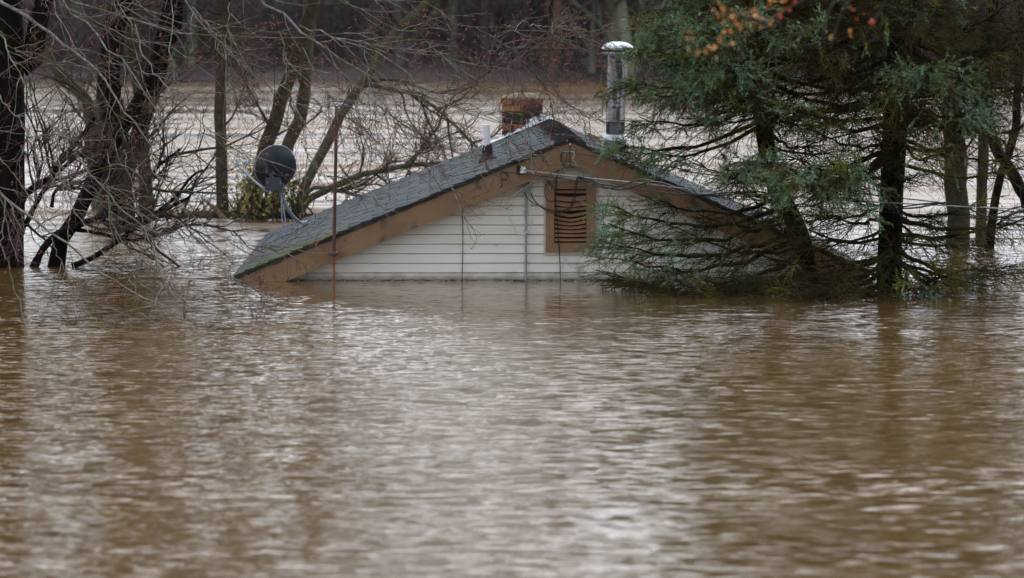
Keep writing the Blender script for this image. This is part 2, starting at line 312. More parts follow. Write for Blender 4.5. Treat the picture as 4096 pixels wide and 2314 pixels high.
def far_tree(kind):
    bark = (far_pale, far_brown, far_red)[kind]
    r = thing('bare_tree', '', 'tree', (0, 0, 0))
    h = rng.uniform(11, 15); tp = walk(np.zeros((1, 3)) + [0, 0, -1], np.array([[rng.normal(0, .05), 0, 1.]]), [h], 9, .05, (0, 0, .05))
    b = MB(); b.tubes(tp, np.linspace(.24, .05, 9)[None], 7); b.build('trunk', bark, r)
    b = MB(); S, D, t, _ = kids(tp, 16, .12, .98, .8); l1 = walk(S, D, (1.1 - t) * 3 + 1, 6, .18, (0, 0, .12)); b.tubes(l1, taper(len(S), 6, .06, .02), 4)
    S, D, t, _ = kids(l1, 7, .2, 1, .7); l2 = walk(S, D, rng.uniform(.8, 2.2, len(S)), 4, .25, (0, 0, .05)); b.tubes(l2, taper(len(S), 4, .025, .01), 3)
    S, D, t, _ = kids(l2, 4, .2, 1, .7); l3 = walk(S, D, rng.uniform(.5, 1.2, len(S)), 3, .25); b.tubes(l3, taper(len(S), 3, .016, .008), 3)
    b.build('crown', [bark if kind == 0 else far_twig], r)
    return r
protos = [far_tree(0), far_tree(0), far_tree(1), far_tree(1), far_tree(2)]
def ctree(o):
    c = o.copy(); COL.objects.link(c)
    for ch in o.children: d = ch.copy(); COL.objects.link(d); d.parent = c
    return c
LAB = ['pale grey green bare tree standing on the far bank', 'pale grey green bare tree standing on the far bank', 'dark brown bare tree standing on the far bank', 'dark brown bare tree standing on the far bank', 'reddish brown bare tree standing on the far bank']
GRP = ['pale trees on the far bank', 'pale trees on the far bank', 'dark trees on the far bank', 'dark trees on the far bank', 'reddish trees on the far bank']
spots = [(2375, 0, 176), (2440, 1, 175), (2520, 0, 174), (2590, 1, 178), (2660, 0, 181), (2200, 4, 174.5), (2130, 0, 180), (1600, 0, 178), (1700, 3, 181), (1950, 2, 177), (1480, 2, 176), (2290, 3, 179),
         (1330, 1, 183), (1250, 3, 178), (940, 0, 180), (760, 1, 177), (620, 3, 179), (470, 2, 176), (300, 0, 181), (150, 1, 178), (1060, 2, 176), (3900, 2, 178), (4020, 1, 181), (3780, 0, 178), (2760, 3, 178), (2900, 2, 180), (3100, 0, 177), (3300, 3, 179), (3500, 2, 177)]
used = set()
allsp = [(P(px, 300, Y)[0], Y, k) for px, k, Y in spots]
for i in range(150):
    Y = 176 + 95 * rng.uniform() ** 1.2; allsp.append((rng.uniform(-.2, .2) * Y, Y, int(rng.integers(0, 5)) if rng.uniform() < .5 else int(rng.integers(2, 4))))
for i_s, (x, Y, k) in enumerate(allsp):
    o = protos[k] if k not in used else ctree(protos[k]); used.add(k)
    zz = float(np.interp(Y, [173, 180, 190, 205, 225, 250, 280], [0, .6, 1.1, 2.2, 4.7, 7.7, 10])) ; o.location = (x, Y, zz); o.rotation_euler = (rng.normal(0, .03), rng.normal(0, .04), rng.uniform(0, 6.28)); s = rng.uniform(.8, 1.25) * (1.3 if i_s < 6 else 1); o.scale = (s, s, s)
    tag(o, LAB[k], 'tree', GRP[k])
# undergrowth on the bank
n = 5200; Y = 177 + 58 * rng.uniform(0, 1, n) ** 1.5; S = np.stack([rng.uniform(-.17, .17, n) * Y, Y, np.interp(Y, [173, 180, 190, 205, 225, 250], [0, .5, 1, 2.3, 4.5, 7.5])], -1)
st = walk(S, np.array([[0, 0, 1.]]) + rng.normal(0, .35, (n, 3)), rng.uniform(1, 5.5, n), 5, .16); b = MB(); b.tubes(st, taper(n, 5, .03, .012), 3)
S, D, t, _ = kids(st, 5, .2, 1, .6); k2 = walk(S, D, rng.uniform(.5, 1.6, len(S)), 3, .3); b.tubes(k2, taper(len(S), 3, .018, .009), 3)
tag(b.build('undergrowth', far_twig), 'dull purple brown bare brush filling the far bank between trees', 'undergrowth', kind='stuff')

# ------------------------------------------------------------------ house
HO = np.array([.592, 40.4, 0.]); HA = R(1.15)
house = thing('house', 'flooded house with beige siding gable, brown rake boards and grey shingle roof above brown water', 'house', HO)
house.rotation_euler = (0, 0, HA); house['house_frame'] = 1
HX = np.array([math.cos(HA), math.sin(HA), 0]); HY = np.array([-math.sin(HA), math.cos(HA), 0])
def H(x, y, yl):                                   # photo pixel to a point of the house's own frame at depth yl
    d = ray(x, y); o = np.array([0, 0, CAMH]) - HO; t = (yl - o @ HY) / (d @ HY); q = o + d * t
    return np.array([q @ HX, q @ HY, q[2]])
def z2(x, y): return 1950 + x / 2.425, 560 + y / 2.425
def z5(x, y): return 1900 + x / 2.6, 100 + y / 2.6
def z4(x, y): return 900 + x / 2.078, 500 + y / 2.078
def z3(x, y): return 900 + x / 2.238, y / 2.238
def z1(x, y): return x / 2.238, y / 2.238
def zl(x, y): return x / 1.94, 600 + y / 1.94
def zr(x, y): return 2400 + x / 2.239, 600 + y / 2.239
def zR(x, y): return 3200 + x / 2.239, 600 + y / 2.239
def W2(p): return HO + p[0] * HX + p[1] * HY + np.array([0, 0, p[2]])
AZ, SL, SR, LX, RX, LEN = 1.465, .41, .442, 3.42, 3.12, 7.7
def roofz(x): return AZ - (SL * -x if x < 0 else SR * x)
# gable wall, lap by lap
b = MB(); pitch = .0985; z0 = .073 - 4 * pitch
def gx(z, side): return -(AZ - .06 - z) / SL if side < 0 else (AZ - .06 - z) / SR
for i in range(20):
    za = z0 + i * pitch; zb = za + pitch
    if za > AZ - .15: break
    zb = min(zb, AZ - .08); l0, l1, r0, r1 = gx(za, -1), gx(zb, -1), gx(za, 1), gx(zb, 1)
    xs = np.linspace(0, 1, 28); wav = lambda k: .0022 * np.sin(xs * (17 + k) + k * 2.1)
    bot = np.stack([l0 + (r0 - l0) * xs, .30 - .016 + wav(i), np.full(28, za) + .001 * np.sin(xs * 23 + i)], -1); top = np.stack([l1 + (r1 - l1) * xs, np.full(28, .300), np.full(28, zb - .010)], -1); gr1 = top + np.array([0, .026, .001]); gr2 = gr1 + np.array([0, 0, .016])
    lip = bot + np.array([0, .018, .0]); lip[:, 2] += .002
    mid = bot * .93 + top * .07; mid[:, 1] = bot[:, 1] + .0005
    idx = np.arange(27)
    b.add(np.concatenate([lip, bot, mid, top, gr1, gr2]), np.concatenate([np.stack([idx + 28 * k, idx + 1 + 28 * k, idx + 29 + 28 * k, idx + 28 + 28 * k], -1) for k in range(5)]))
b.build('siding', M['siding'], house, smooth_=False)
b = MB(); b.box((-LX + .4, .37, -.6), (RX - .4, LEN - .3, .12)); b.build('wall', M['siding'], house)
b = MB(); b.add([(-3.2, .332, .1), (3, .332, .1), (0, .332, AZ - .08), (-3.2, .36, .1), (3, .36, .1), (0, .36, AZ - .08)], [(0, 3, 4, 1), (1, 4, 5, 2), (2, 5, 3, 0)], [(0, 1, 2), (3, 5, 4)]); b.build('gable_sheathing', M['dark'], house)
# rake boards, with the apex joint
def slab(b, x0, x1, off0, off1, y0, y1, m=0, nseg=14, jit=0):
    sx_ = np.linspace(x0, x1, nseg); v = []
    for x in sx_:
        zt = roofz(x) - off0; zb = roofz(x) - off1 + (rng.normal(0, jit) if jit else 0)
        v += [(x, y0, zb), (x, y0, zt), (x, y1, zt), (x, y1, zb)]
    q = []
    for i in range(nseg - 1):
        a = i * 4; c = a + 4
        q += [(a, c, c+1, a+1), (a+1, c+1, c+2, a+2), (a+2, c+2, c+3, a+3), (a+3, c+3, c, a)]
    q += [(0, 1, 2, 3), (len(v)-4, len(v)-1, len(v)-2, len(v)-3)]
    b.add(v, q, m=m)
b = MB(); slab(b, -3.40, -.004, .045, .275, 0, .035); slab(b, -3.4, -.004, .255, .275, .035, .29); b.build('rake_board', M['brown'], house)
b = MB(); slab(b, .004, 3.05, .045, .275, 0, .035); slab(b, .004, 3.05, .255, .275, .035, .29); b.build('rake_board', M['brown'], house)
b = MB(); slab(b, -3.43, 3.1, .012, .047, -.012, .02, nseg=90, jit=.004); b.build('drip_edge', M['tar'], house)
# roof deck and shingles
def roof_side(side):
    b = MB(); ex = .128; S_, X_ = (SL, LX) if side < 0 else (SR, RX); ln = X_ * math.hypot(1, S_); nr = int(ln / ex) + 1
    sl = np.array([side / math.hypot(1, S_), 0, -S_ / math.hypot(1, S_)]); nn_ = np.array([side * S_, 0, 1]) / math.hypot(1, S_); apex = np.array([0, 0, AZ - .005])
    for r_ in range(nr):
        d1 = min((r_ + 1) * ex, ln); d0 = max(d1 - ex - .03, 0); y = -.035 + rng.normal(0, .006) ; k = 0; rag = rng.normal(0, .01)
        while y < LEN:
            w_ = rng.choice([.17, .24, .3, .3, .21]) if k else rng.uniform(.1, .3)
            y1 = min(y + w_, LEN); j = rng.uniform(0, .01); dd = d1 + rng.normal(0, .003) + (rng.choice([0, 0, 0, .012]))
            hb = .013 + j; p0 = apex + sl * d0 + nn_ * .003; p1 = apex + sl * dd + nn_ * hb; p2 = apex + sl * dd - nn_ * .004; p3 = apex + sl * d0 - nn_ * .006
            ys = (y + .003, y1 - .003) if k else (y + rag, y1 - .003)
            v = [p + np.array([0, yy_, 0]) for yy_ in ys for p in (p0, p1, p2, p3)]
            if k == 0 and rng.uniform() < .3: v[1] = v[1] + np.array([0, 0, -.01]); v[2] = v[2] + np.array([0, 0, -.01])
            q = [(0, 4, 5, 1), (1, 5, 6, 2), (0, 1, 2, 3), (4, 7, 6, 5), (2, 6, 7, 3)]
            if side > 0: q = [t_[::-1] for t_ in q]
            b.add(v, q, c=float(np.clip(rng.normal(.5, .2), 0, 1))); y = y1; k += 1
    d = MB(); xe = side * X_
    y0_, y1_ = -.0, LEN
    d.add([(0, y0_, AZ - .012), (xe, y0_, roofz(xe) - .012), (xe, y0_, roofz(xe) - .045), (0, y0_, AZ - .045), (0, y1_, AZ - .012), (xe, y1_, roofz(xe) - .012), (xe, y1_, roofz(xe) - .045), (0, y1_, AZ - .045)],
          [(0, 4, 5, 1), (1, 5, 6, 2), (2, 6, 7, 3), (0, 1, 2, 3), (4, 7, 6, 5)])
    o = d.build('roof_deck', M['tar'], house)
    return b.build('roof_slope', M['shingle'], house, col=True)
rl = roof_side(-1); rr = roof_side(1)
b = MB(); y = -.04; 
while y < LEN:                                      # ridge cap: doubled-over shingles
    t = float(rng.uniform(.1, .6)); e = rng.normal(0, .006); w_ = .15 + e
    for sd_, s_ in ((-1, SL), (1, SR)):
        n_ = np.array([0, 0, .012 + .012]); nb = np.array([0, 0, .012])
        v = [np.array([0, y, AZ + .004]) + n_, np.array([sd_ * w_, y, AZ + .004 - s_ * w_]) + n_, np.array([sd_ * w_, y + .26, AZ + .004 - s_ * w_]) + nb * .3, np.array([0, y + .26, AZ + .004]) + nb * .3,
             np.array([0, y, AZ + .004]), np.array([sd_ * w_, y, AZ - .004 - s_ * w_]), np.array([sd_ * w_, y + .26, AZ - .004 - s_ * w_])]
        q = [(0, 3, 2, 1), (0, 1, 5, 4), (1, 2, 6, 5)]
        b.add(v, q if sd_ < 0 else [k_[::-1] for k_ in q], c=t)
    y += .13
b.build('ridge_cap', M['shingle'], house, col=True)
# louvre vent
def hr(x0, y0, x1, y1, yl): a = H(*z2(x0, y0), yl); c = H(*z2(x1, y1), yl); return a[0], c[0], c[2], a[2]
YW = .284
vent = thing('gable_vent', None, None, (0, 0, 0)); vent.parent = house; vent['house_frame'] = 1
x0, x1, zb, zt = hr(545, 380, 1070, 1115, YW - .02); ix0, ix1, izb, izt = hr(565, 395, 1045, 1087, YW - .02)
b = MB(); b.box((x0, YW - .02, zb), (ix0, YW + .03, zt)); b.box((ix1, YW - .02, zb), (x1, YW + .03, zt)); b.box((ix0, YW - .019, zb), (ix1, YW + .03, izb)); b.box((ix0, YW - .019, izt), (ix1, YW + .03, zt)); b.build('moulding', M['trim'], vent)
ox0, ox1, ozb, ozt = hr(648, 478, 960, 1000, YW - .045)
b = MB(); A = [(ix0, izb), (ix1, izb), (ix1, izt), (ix0, izt)]; B_ = [(ox0, ozb), (ox1, ozb), (ox1, ozt), (ox0, ozt)]
for k in range(4):
    g = .0012; a0 = np.array(A[k]); a1 = np.array(A[(k + 1) % 4]); b0 = np.array(B_[k]); b1 = np.array(B_[(k + 1) % 4]); dd = nrm(a1 - a0) * g
    a0, b0, a1, b1 = a0 + dd, b0 + dd, a1 - dd, b1 - dd
    v = [(p[0], YW - .045, p[1]) for p in (a0, a1, b1, b0)] + [(p[0], YW + .02, p[1]) for p in (a0, a1, b1, b0)]
    b.add(v, [(0, 1, 2, 3), (0, 4, 5, 1), (3, 2, 6, 7), (1, 5, 6, 2), (0, 3, 7, 4)], c=.5)
b.build('frame', mat('brown_frame', (.30, .17, .08), (.24, .135, .062), 5, .5, bump=.0015, bscale=70, c3=(.12, .07, .03), c3s=9, c3t=.66), vent)
b = MB(); b.box((ox0 - .001, YW - .004, ozb - .001), (ox1 + .001, YW + .03, ozt + .001)); b.build('shade_panel', M['dark'], vent)  # flat black panel: the dark vent interior between the slats, painted as colour
ys_ = [505, 560, 610, 663, 707, 752, 795, 838, 882, 924, 970]; sag = [0, 18, 26, 12, 30, 30, 24, 18, 10, 5, 2]
for k, (yy_, sg) in enumerate(zip(ys_, sag)):
    b = MB(); hh = 27 if k not in (1, 2) else 44; m_ = 10; v = []
    for i in range(m_):
        u = i / (m_ - 1); xx = 650 + 308 * u; s_ = sg * (1 - abs(2 * u - 1) ** 1.3)
        tp = H(*z2(xx, yy_ - hh / 2 + s_), YW - .012); bt = H(*z2(xx, yy_ + hh / 2 + s_), YW - .034)
        if k == 1: bt[1] -= .01
        v += [tp, bt, bt + np.array([0, .004, -.001]), tp + np.array([0, .004, 0])]
    q = []
    for i in range(m_ - 1):
        a = i * 4; c = a + 4; q += [(a, a+1, c+1, c), (a+1, a+2, c+2, c+1), (a+2, a+3, c+3, c+2)]
    b.add(v, q); o = b.build('slat', M['pinkv'] if k == 1 else M['brownv'], vent, smooth_=False)
    if k == 1: tag(o, 'faded pinkish buckled slat near the top')
# brick chimney at the back of the left slope
chim = thing('chimney', None, None, (0, 0, 0)); chim.parent = house; chim['house_frame'] = 1
YC = LEN - .62; cl = H(*z5(290, 800), YC)[0]; crx = H(*z5(706, 800), YC)[0]; ztop = H(*z5(500, 765), YC)[2]; cbz = roofz(cl) - .15
b = MB(); b.box((cl + .01, YC + .01, cbz), (crx - .01, YC + .55, ztop - .002)); b.build('mortar_core', M['mortar'], chim)
bricks = [mat('brick_red', (0.312, 0.078, 0.04368), (0.1872, 0.0546, 0.03432), 20, .85, bump=.004), mat('brick_ochre', (0.42, 0.1837, 0.056), (0.28, 0.1137, 0.04375), 20, .85, bump=.004), mat('brick_dark', (.05, .018, .016), (.03, .012, .01), 20, .85, bump=.004), mat('brick_black', (.016, .012, .01), (.03, .025, .012), 20, .9, bump=.004, c3=(.06, .07, .01), c3s=9, c3t=.58)]
b = MB(); rh = .0775; row = 0; z = ztop - .012
pick = [[1, 0, 0], [1, 2, 2], [3, 3, 3], [2, 3, 3], [0, 0, 2], [2, 2, 3], [0, 2, 2], [3, 2, 3]]
while z > cbz:
    wdt = crx - cl; edges = ([0, .22, .26, .70, .76, 1] if row % 2 == 0 else [0, .44, .5, 1])
    segs = [(0, .22), (.26, .70), (.78, 1)] if row % 2 == 0 else [(0, .44), (.5, 1)]
    for k, (a, c) in enumerate(segs):
        j = rng.normal(0, .003); m_ = pick[min(row, 7)][k]
        b.box((cl + a * wdt + .004, YC - .004 + j, z - rh + .016), (cl + c * wdt - .004, YC + .12, z), m=m_)
    for k in range(3):                              # sides
        yy_ = YC + .004 + .125 + k * .14
        for xx, xs_ in ((cl - .003 + rng.normal(0, .002), 1), (crx + .003, -1)):
            lo_, hi_ = (xx, xx + .05) if xs_ > 0 else (xx - .05, xx)
            b.box((lo_, yy_ + .004 * (row % 2), z - rh + .016), (hi_, yy_ + .128, z), m=pick[min(row, 7)][k % len(segs)])
    z -= rh; row += 1
b.build('brick_courses', bricks, chim)
b = MB(); v = []; m_ = 15
for i in range(m_):
    for j in range(8):
        edge = i in (0, m_ - 1) or j in (0, 7); x = cl - .005 + (crx - cl + .01) * i / (m_ - 1); y = YC - .008 + .56 * j / 7
        v.append((x, y, ztop + (.0 if edge else .028) + rng.uniform(0, .014) + (.02 if i > 3 and not edge else 0)))
idx = np.arange(m_ * 8).reshape(m_, 8); b.add(v, np.stack([idx[:-1, :-1], idx[1:, :-1], idx[1:, 1:], idx[:-1, 1:]], -1).reshape(-1, 4))
vv = np.array(v).reshape(m_, 8, 3)
for e in (vv[:, 0], vv[::-1, 7], vv[0, ::-1], vv[-1]):
    lw = e.copy(); lw[:, 2] = ztop - .014 - rng.uniform(0, .012, len(e)); k = len(e); b.add(np.concatenate([lw, e]), [(i, i + 1, k + i + 1, k + i) for i in range(k - 1)])
b.build('mortar_crown', mat('mortar_crown', (0.238, 0.196, 0.119), (0.14, 0.112, 0.063), 12, .95, bump=.01), chim)
b = MB()                                            # flaking white flashing stepping up the slope in front of the chimney
m_ = 24
for i in range(m_):
    u0, u1 = i / m_, (i + 1) / m_; xa = cl - .18 + (crx - cl + .30) * u0; xb = cl - .18 + (crx - cl + .30) * u1
    fh = lambda i_: .0 if i_ / m_ < .2 else .018 + .006 * math.sin(i_ * 2.3) + (.06 if .62 < i_ / m_ < .85 else 0); hh, hh2 = fh(i), fh(i + 1)
    yf = YC - .16 - .03 * math.sin(i * 1.7); yf2 = YC - .16 - .03 * math.sin((i + 1) * 1.7)
    b.add([(xa, yf, roofz(xa) + .022), (xb, yf2, roofz(xb) + .022), (xb, YC - .014, roofz(xb) + .035), (xa, YC - .014, roofz(xa) + .035), (xb, YC - .013, roofz(xb) + .035 + hh2), (xa, YC - .013, roofz(xa) + .035 + hh)], [(0, 1, 2, 3), (3, 2, 4, 5)])
b.build('flashing', M['whitetar'], chim)
# orange wire scrap at chimney corner
b = MB(); p = H(*z5(283, 770), YC - .02); b.tube([p + (0, 0, -.05), p + (-.02, 0, -.02), p + (-.01, 0, .02), p + (.012, 0, .01)], .004, 5, n=9); b.build('wire_scrap', orange, chim)
# metal flue on the right slope
flue = thing('flue_pipe', None, None, (0, 0, 0)); flue.parent = house; flue['house_frame'] = 1
YF = 3.6
def fz(y): return H(*z5(1470, y), YF)
fb = H(*z5(1452, 1330), YF); ft = H(*z5(1486, 250), YF); ax = (ft - fb); fl = np.linalg.norm(ax); ax = ax / fl
q_ = Vector((0, 0, 1)).rotation_difference(Vector(ax)).to_matrix()
def fr(y): return (1330 - y) / 1080 * fl
pr = .108
def crumple(b, z_a, z_b, m=0):                     # dented thin steel jacket
    k, nz = 96, 70; v = []
    for i in range(nz):
        u = i / (nz - 1); z = z_a + (z_b - z_a) * u
        for j in range(k):
            a = 2 * math.pi * j / k; da = (a - math.radians(272) + math.pi) % (2 * math.pi) - math.pi
            r_ = pr
            if .22 < u < .97:
                wd = .42 * min(1, (u - .2) * 5) * (1 - .25 * math.sin(u * 7)); w0 = math.exp(-(da / wd) ** 2); prof = math.sin(math.pi * min(1, max(0, (u - .22) / .75))) ** .5
                r_ -= .016 * w0 * prof * (1 + .12 * math.sin(u * 15 + da * 2))
                r_ += .003 * math.exp(-((abs(da) - wd * 1.15) / .12) ** 2) * prof
            if .2 < u < .3: r_ += .009 * math.exp(-((u - .25) / .016) ** 2) * math.exp(-((abs(da) - .32) / .2) ** 2) - .008 * math.exp(-((u - .28) / .02) ** 2) * math.exp(-(da / .25) ** 2)
            r_ += .0010 * math.sin(a * 5 + u * 4) + .0007 * math.sin(a * 11 + u * 9)
            v.append((r_ * math.cos(a), r_ * math.sin(a), z))
    v = np.array(v) @ np.array(q_).T + fb; idx = np.arange(k * nz).reshape(nz, k); nx = np.roll(idx, -1, 1)
    b.add(v, np.stack([idx[:-1], nx[:-1], nx[1:], idx[1:]], -1).reshape(-1, 4), m=m)
b = MB(); crumple(b, fr(1005), fr(352)); b.lathe([(pr - .004, fr(1260)), (pr - .004, fr(1012)), (pr + .005, fr(1012)), (pr + .005, fr(998)), (pr, fr(998))], 40, center=fb, M=q_); b.lathe([(pr, fr(358)), (pr + .004, fr(358)), (pr + .004, fr(349)), (pr - .003, fr(345)), (pr - .004, fr(300))], 40, center=fb, M=q_)
b.build('pipe_jacket', M['steel'], flue, smooth_=True)
cr_ = .178
b = MB(); b.lathe([(pr - .02, fr(318)), (cr_ - .03, fr(309)), (cr_, fr(298)), (cr_, fr(290)), (cr_ - .06, fr(292))], 40, center=fb, M=q_)
b.lathe([(cr_ - .02, fr(262)), (cr_, fr(262)), (cr_ + .004, fr(248)), (cr_ - .004, fr(236)), (cr_ - .02, fr(215)), (cr_ - .06, fr(192)), (cr_ - .11, fr(178)), (.002, fr(174))], 40, center=fb, M=q_)
b.build('rain_cap', M['caps'], flue, smooth_=True)
b = MB(); b.lathe([(cr_ - .03, fr(292)), (cr_ - .03, fr(258))], 30, center=fb, M=q_); b.lathe([(.001, fr(262)), (cr_ - .02, fr(262))], 30, center=fb, M=q_)
for k in range(8):
    a = k * math.pi / 4 + .3; p0 = np.array(q_) @ np.array([(cr_ - .02) * math.cos(a), (cr_ - .02) * math.sin(a), fr(296)]) + fb; p1 = np.array(q_) @ np.array([(cr_ - .02) * math.cos(a), (cr_ - .02) * math.sin(a), fr(250)]) + fb
    b.tube([p0, p1], .006, 5)
b.build('cap_cage', mat('rusty_cage', (.06, .02, .012), (.03, .012, .01), 30, .8), flue)
b = MB(); k = 40; prof = []
b.lathe([(pr - .002, fr(1150)), (pr + .006, fr(1140)), (pr + .02, fr(1165)), (.165, fr(1190)), (.172, fr(1202)), (.15, fr(1208)), (.12, fr(1208))], 36, center=fb, M=q_)
v = b.v[-1]; v += rng.normal(0, .0012, v.shape)
b.build('storm_collar', mat('sealed_collar', (0.78, 0.806, 0.806), (0.624, 0.663, 0.676), 14, .5, bump=.01), flue, smooth_=True)
b = MB(); b.lathe([(.135, fr(1600)), (.128, fr(1350)), (.118, fr(1205))], 36, center=fb, M=q_); b.build('boot', mat('painted_boot', (.17, .235, .28), (.13, .18, .22), 9, .45, c3=(.06, .03, .025), c3s=6, c3t=.6), flue, smooth_=True)
b = MB(); p = H(*z5(1455, 1375), YF)
v = [];
for x, y, e in ((-.18, -.22, .02), (.22, -.22, .02), (.22, .25, .02), (-.18, .25, .02)): xx = fb[0] + x; v.append((xx, YF + y, roofz(xx) + .024))
b.add(v, [(0, 1, 2, 3)]); b.build('flashing', mat('rust_flashing', (.045, .02, .018), (.12, .14, .15), 7, .6), flue)
# wood scrap on the right slope
b = MB(); p = H(*z5(1245, 1190), 5.2); Mx = np.array(Matrix.Rotation(R(24), 3, 'Y')); bb = MB(); bb.box((-.09, -.05, -.02), (.09, .05, .03)); v = bb.v[0] @ Mx.T + np.array([p[0], 5.2, roofz(p[0]) + .045]); b.add(v, bb.q[0])
ws = b.build('wood_block', M['wood'], None); ws.matrix_world = Matrix.Translation(HO) @ Matrix.Rotation(HA, 4, 'Z'); tag(ws, 'small weathered wood block lying on the right roof slope beside the metal flue', 'wood block')
# white vent pipe
vp = thing('vent_pipe', None, None, (0, 0, 0)); vp.parent = house; vp['house_frame'] = 1; YV = 2.7
p1 = H(*z5(111, 1046), YV); p0 = H(*z5(127, 1440), YV); p0[2] = roofz(p0[0]) - .03
b = MB(); b.tube([p0, p1], .045, 20, cap=True); b.tube([p1 - (0, 0, .03), p1 + (0, 0, .006)], .0475, 20, cap=True); b.build('pipe', M['white'], vp, smooth_=False)
b = MB(); b.lathe([(.1, -.045), (.085, .02), (.06, .05), (.053, .13), (.049, .17)], 20, center=(p0[0], YV, p0[2] + .04)); v = b.v[0]; v += rng.normal(0, .006, v.shape); v[:, 2] -= (v[:, 0] - p0[0]) * -SL * .5; b.build('tar_seal', M['tar'], vp)
# loose metal strip on the slope
b = MB(); a_ = H(*z5(228, 1280), 3.0); c_ = H(*z5(330, 1225), 3.0)
b.add([(x, y, roofz(x) + h_) for x, y, h_ in ((a_[0], 5.1, .025), (a_[0] + .02, 5.0, .03), (c_[0] + .2, 5.3, .045), (c_[0] + .18, 5.42, .03))], [(0, 1, 2, 3)]); b.build('metal_strip', M['whitetar'], house)
# conduit, junction box, insulator, hooks
cd = thing('service_conduit', None, None, (0, 0, 0)); cd.parent = house; cd['house_frame'] = 1
YQ = .25; a_ = H(*z2(374, 500), YQ); c_ = H(*z2(370, 1357), YQ); c_[2] = -.4
b = MB(); b.tube([c_, a_], .0125, 12); cpl = H(*z2(368, 890), YQ); b.tube([cpl - (0, 0, .012), cpl + (0, 0, .012)], .016, 12, cap=True); b.build('pipe', M['conduit'], cd, smooth_=True)
b = MB(); lo = H(*z2(332, 505), .22); hi = H(*z2(424, 440), .22); b.box((lo[0], .22, lo[2]), (hi[0], .285, hi[2])); mx_ = (lo[0] + hi[0]) / 2; b.lathe([(.050, 0), (.048, .014), (.03, .024), (.008, .028), (.008, .045), (.002, .047)], 14, center=(mx_, .25, hi[2]))
e0 = H(*z2(345, 545), .235); e1 = H(*z2(410, 515), .235); b.box((e0[0], .235, e0[2]), (e1[0], .27, e1[2])); b.build('weather_head', M['conduit'], cd)
for yy_ in (1190, 700):
    p = H(*z2(371, yy_), YQ - .004); b = MB(); b.box((p[0] - .022, YQ + .012, p[2] - .006), (p[0] + .022, YW, p[2] + .006)); b.tube([p + (0, 0, -.006), p + (0, 0, .006)], .0155, 12, cap=True); b.build('strap', M['conduit'], cd)
ins = thing('insulator', None, None, (0, 0, 0)); ins.parent = house; ins['house_frame'] = 1
a_ = H(*z2(282, 335), -.004); c_ = H(*z2(330, 250), -.004); b = MB(); b.box((a_[0], -.02, a_[2]), (c_[0] + .0, -.0015, c_[2])); b.build('back_plate', M['dark'], ins)
p = H(*z2(348, 322), -.05); top = H(*z2(348, 258), -.05); hh = top[2] - p[2]; r0 = .036
b = MB(); b.lathe([(.001, 0), (r0, .0), (r0, hh * .22), (r0 * .6, hh * .3), (r0 * .6, hh * .45), (r0 * .95, hh * .52), (r0 * .95, hh * .7), (r0 * .6, hh * .76), (r0 * .7, hh * .84), (r0 * .8, hh), (.001, hh)], 20, center=p); b.build('spool', M['ceramic'], ins, smooth_=False)
b = MB(); a_ = H(*z2(706, 98), -.012); c_ = H(*z2(862, 92), -.012)
b.tube([H(*z2(690, 95), -.01), H(*z2(700, 108), -.03), H(*z2(716, 96), -.012), H(*z2(722, 88), -.01)], .0045, 6, n=10); b.tube([H(*z2(708, 96), -.02), H(*z2(712, 135), -.02)], .006, 6)
b.tube([H(*z2(712, 110), -.02), H(*z2(780, 118), -.02), H(*z2(842, 116), -.03)], .004, 6); b.tube([H(*z2(838, 130), -.03), H(*z2(838, 108), -.03)], .008, 6); b.tube([H(*z2(862, 80), -.01), H(*z2(850, 96), -.02), H(*z2(868, 104), -.01)], .004, 6, n=8)
b.build('cable_hook', M['galv'], house)
b = MB(); b.tube([H(*z2(606, 455), YW - .055), H(*z2(606, 482), YW - .055)], .007, 8, cap=True); b.tube([H(*z2(596, 462), YW - .055), H(*z2(616, 466), YW - .055)], .005, 6); b.tube([H(*z2(620, 225), -.01), H(*z2(612, 235), -.01)], .006, 6, cap=True); b.build('bracket', M['galv'], house)

# cables fixed to the gable: each is a thing on its own
def cable(name, label, pts, r, m, k=6, n=40, conv=None, cat='cable'):
    W = [W2(H(*(conv or z2)(x, y), yl)) if len(p_) == 3 and True else None for p_ in pts for (x, y, yl) in [p_]]
    b = MB(); b.tube(W, r, k, n=n); base = np.array(W[-1]); o = b.build(name, m, None, smooth_=True, offs=base); return tag(o, label, cat)
cable('black_cable', 'black cable hanging straight down over the brown louvre vent into the water', [(712, 110, -.02), (712, 190, -.01), (690, 290, .1), (672, 360, .2), (667, 400, .215), (668, 640, .215), (680, 820, .22), (692, 1010, .225), (700, 1130, .25), (707, 1420, .25)], .0052, M['black'])
cable('black_cable', 'thin black cable running down the bare siding left of the vent into the water', [(2020, 630, .03), (1985, 660, .2), (1977, 720, .26), (1978, 900, .26), (1975, 1100, .26), (1970, 1300, .262)], .0048, M['black'], conv=z4)
cable('black_cable', 'short black loop of cable hanging from the hook under the gable peak', [(716, 120, -.03), (722, 190, -.03), (738, 252, -.03), (758, 200, -.03), (776, 135, -.03), (800, 118, -.03)], .005, M['black'])
cable('white_cable', 'pale frayed cable looping from the insulator down beside the grey conduit', [(380, 300, -.06), (440, 320, -.04), (438, 380, .05), (400, 440, .18), (330, 490, .18), (265, 530, .18), (210, 580, .2), (190, 640, .2), (210, 740, .2), (250, 830, .2), (285, 900, .2), (330, 928, .2), (385, 890, .2), (430, 820, .2), (410, 700, .2), (400, 600, .21), (390, 510, .23)], .0065, M['wcable'], n=80)
cable('cable_sleeve', 'thick white splice sleeve on the looped pale cable beside the conduit', [(345, 468, .16), (300, 500, .16), (262, 532, .16)], .012, M['wcable'], n=8, cat='cable sleeve')
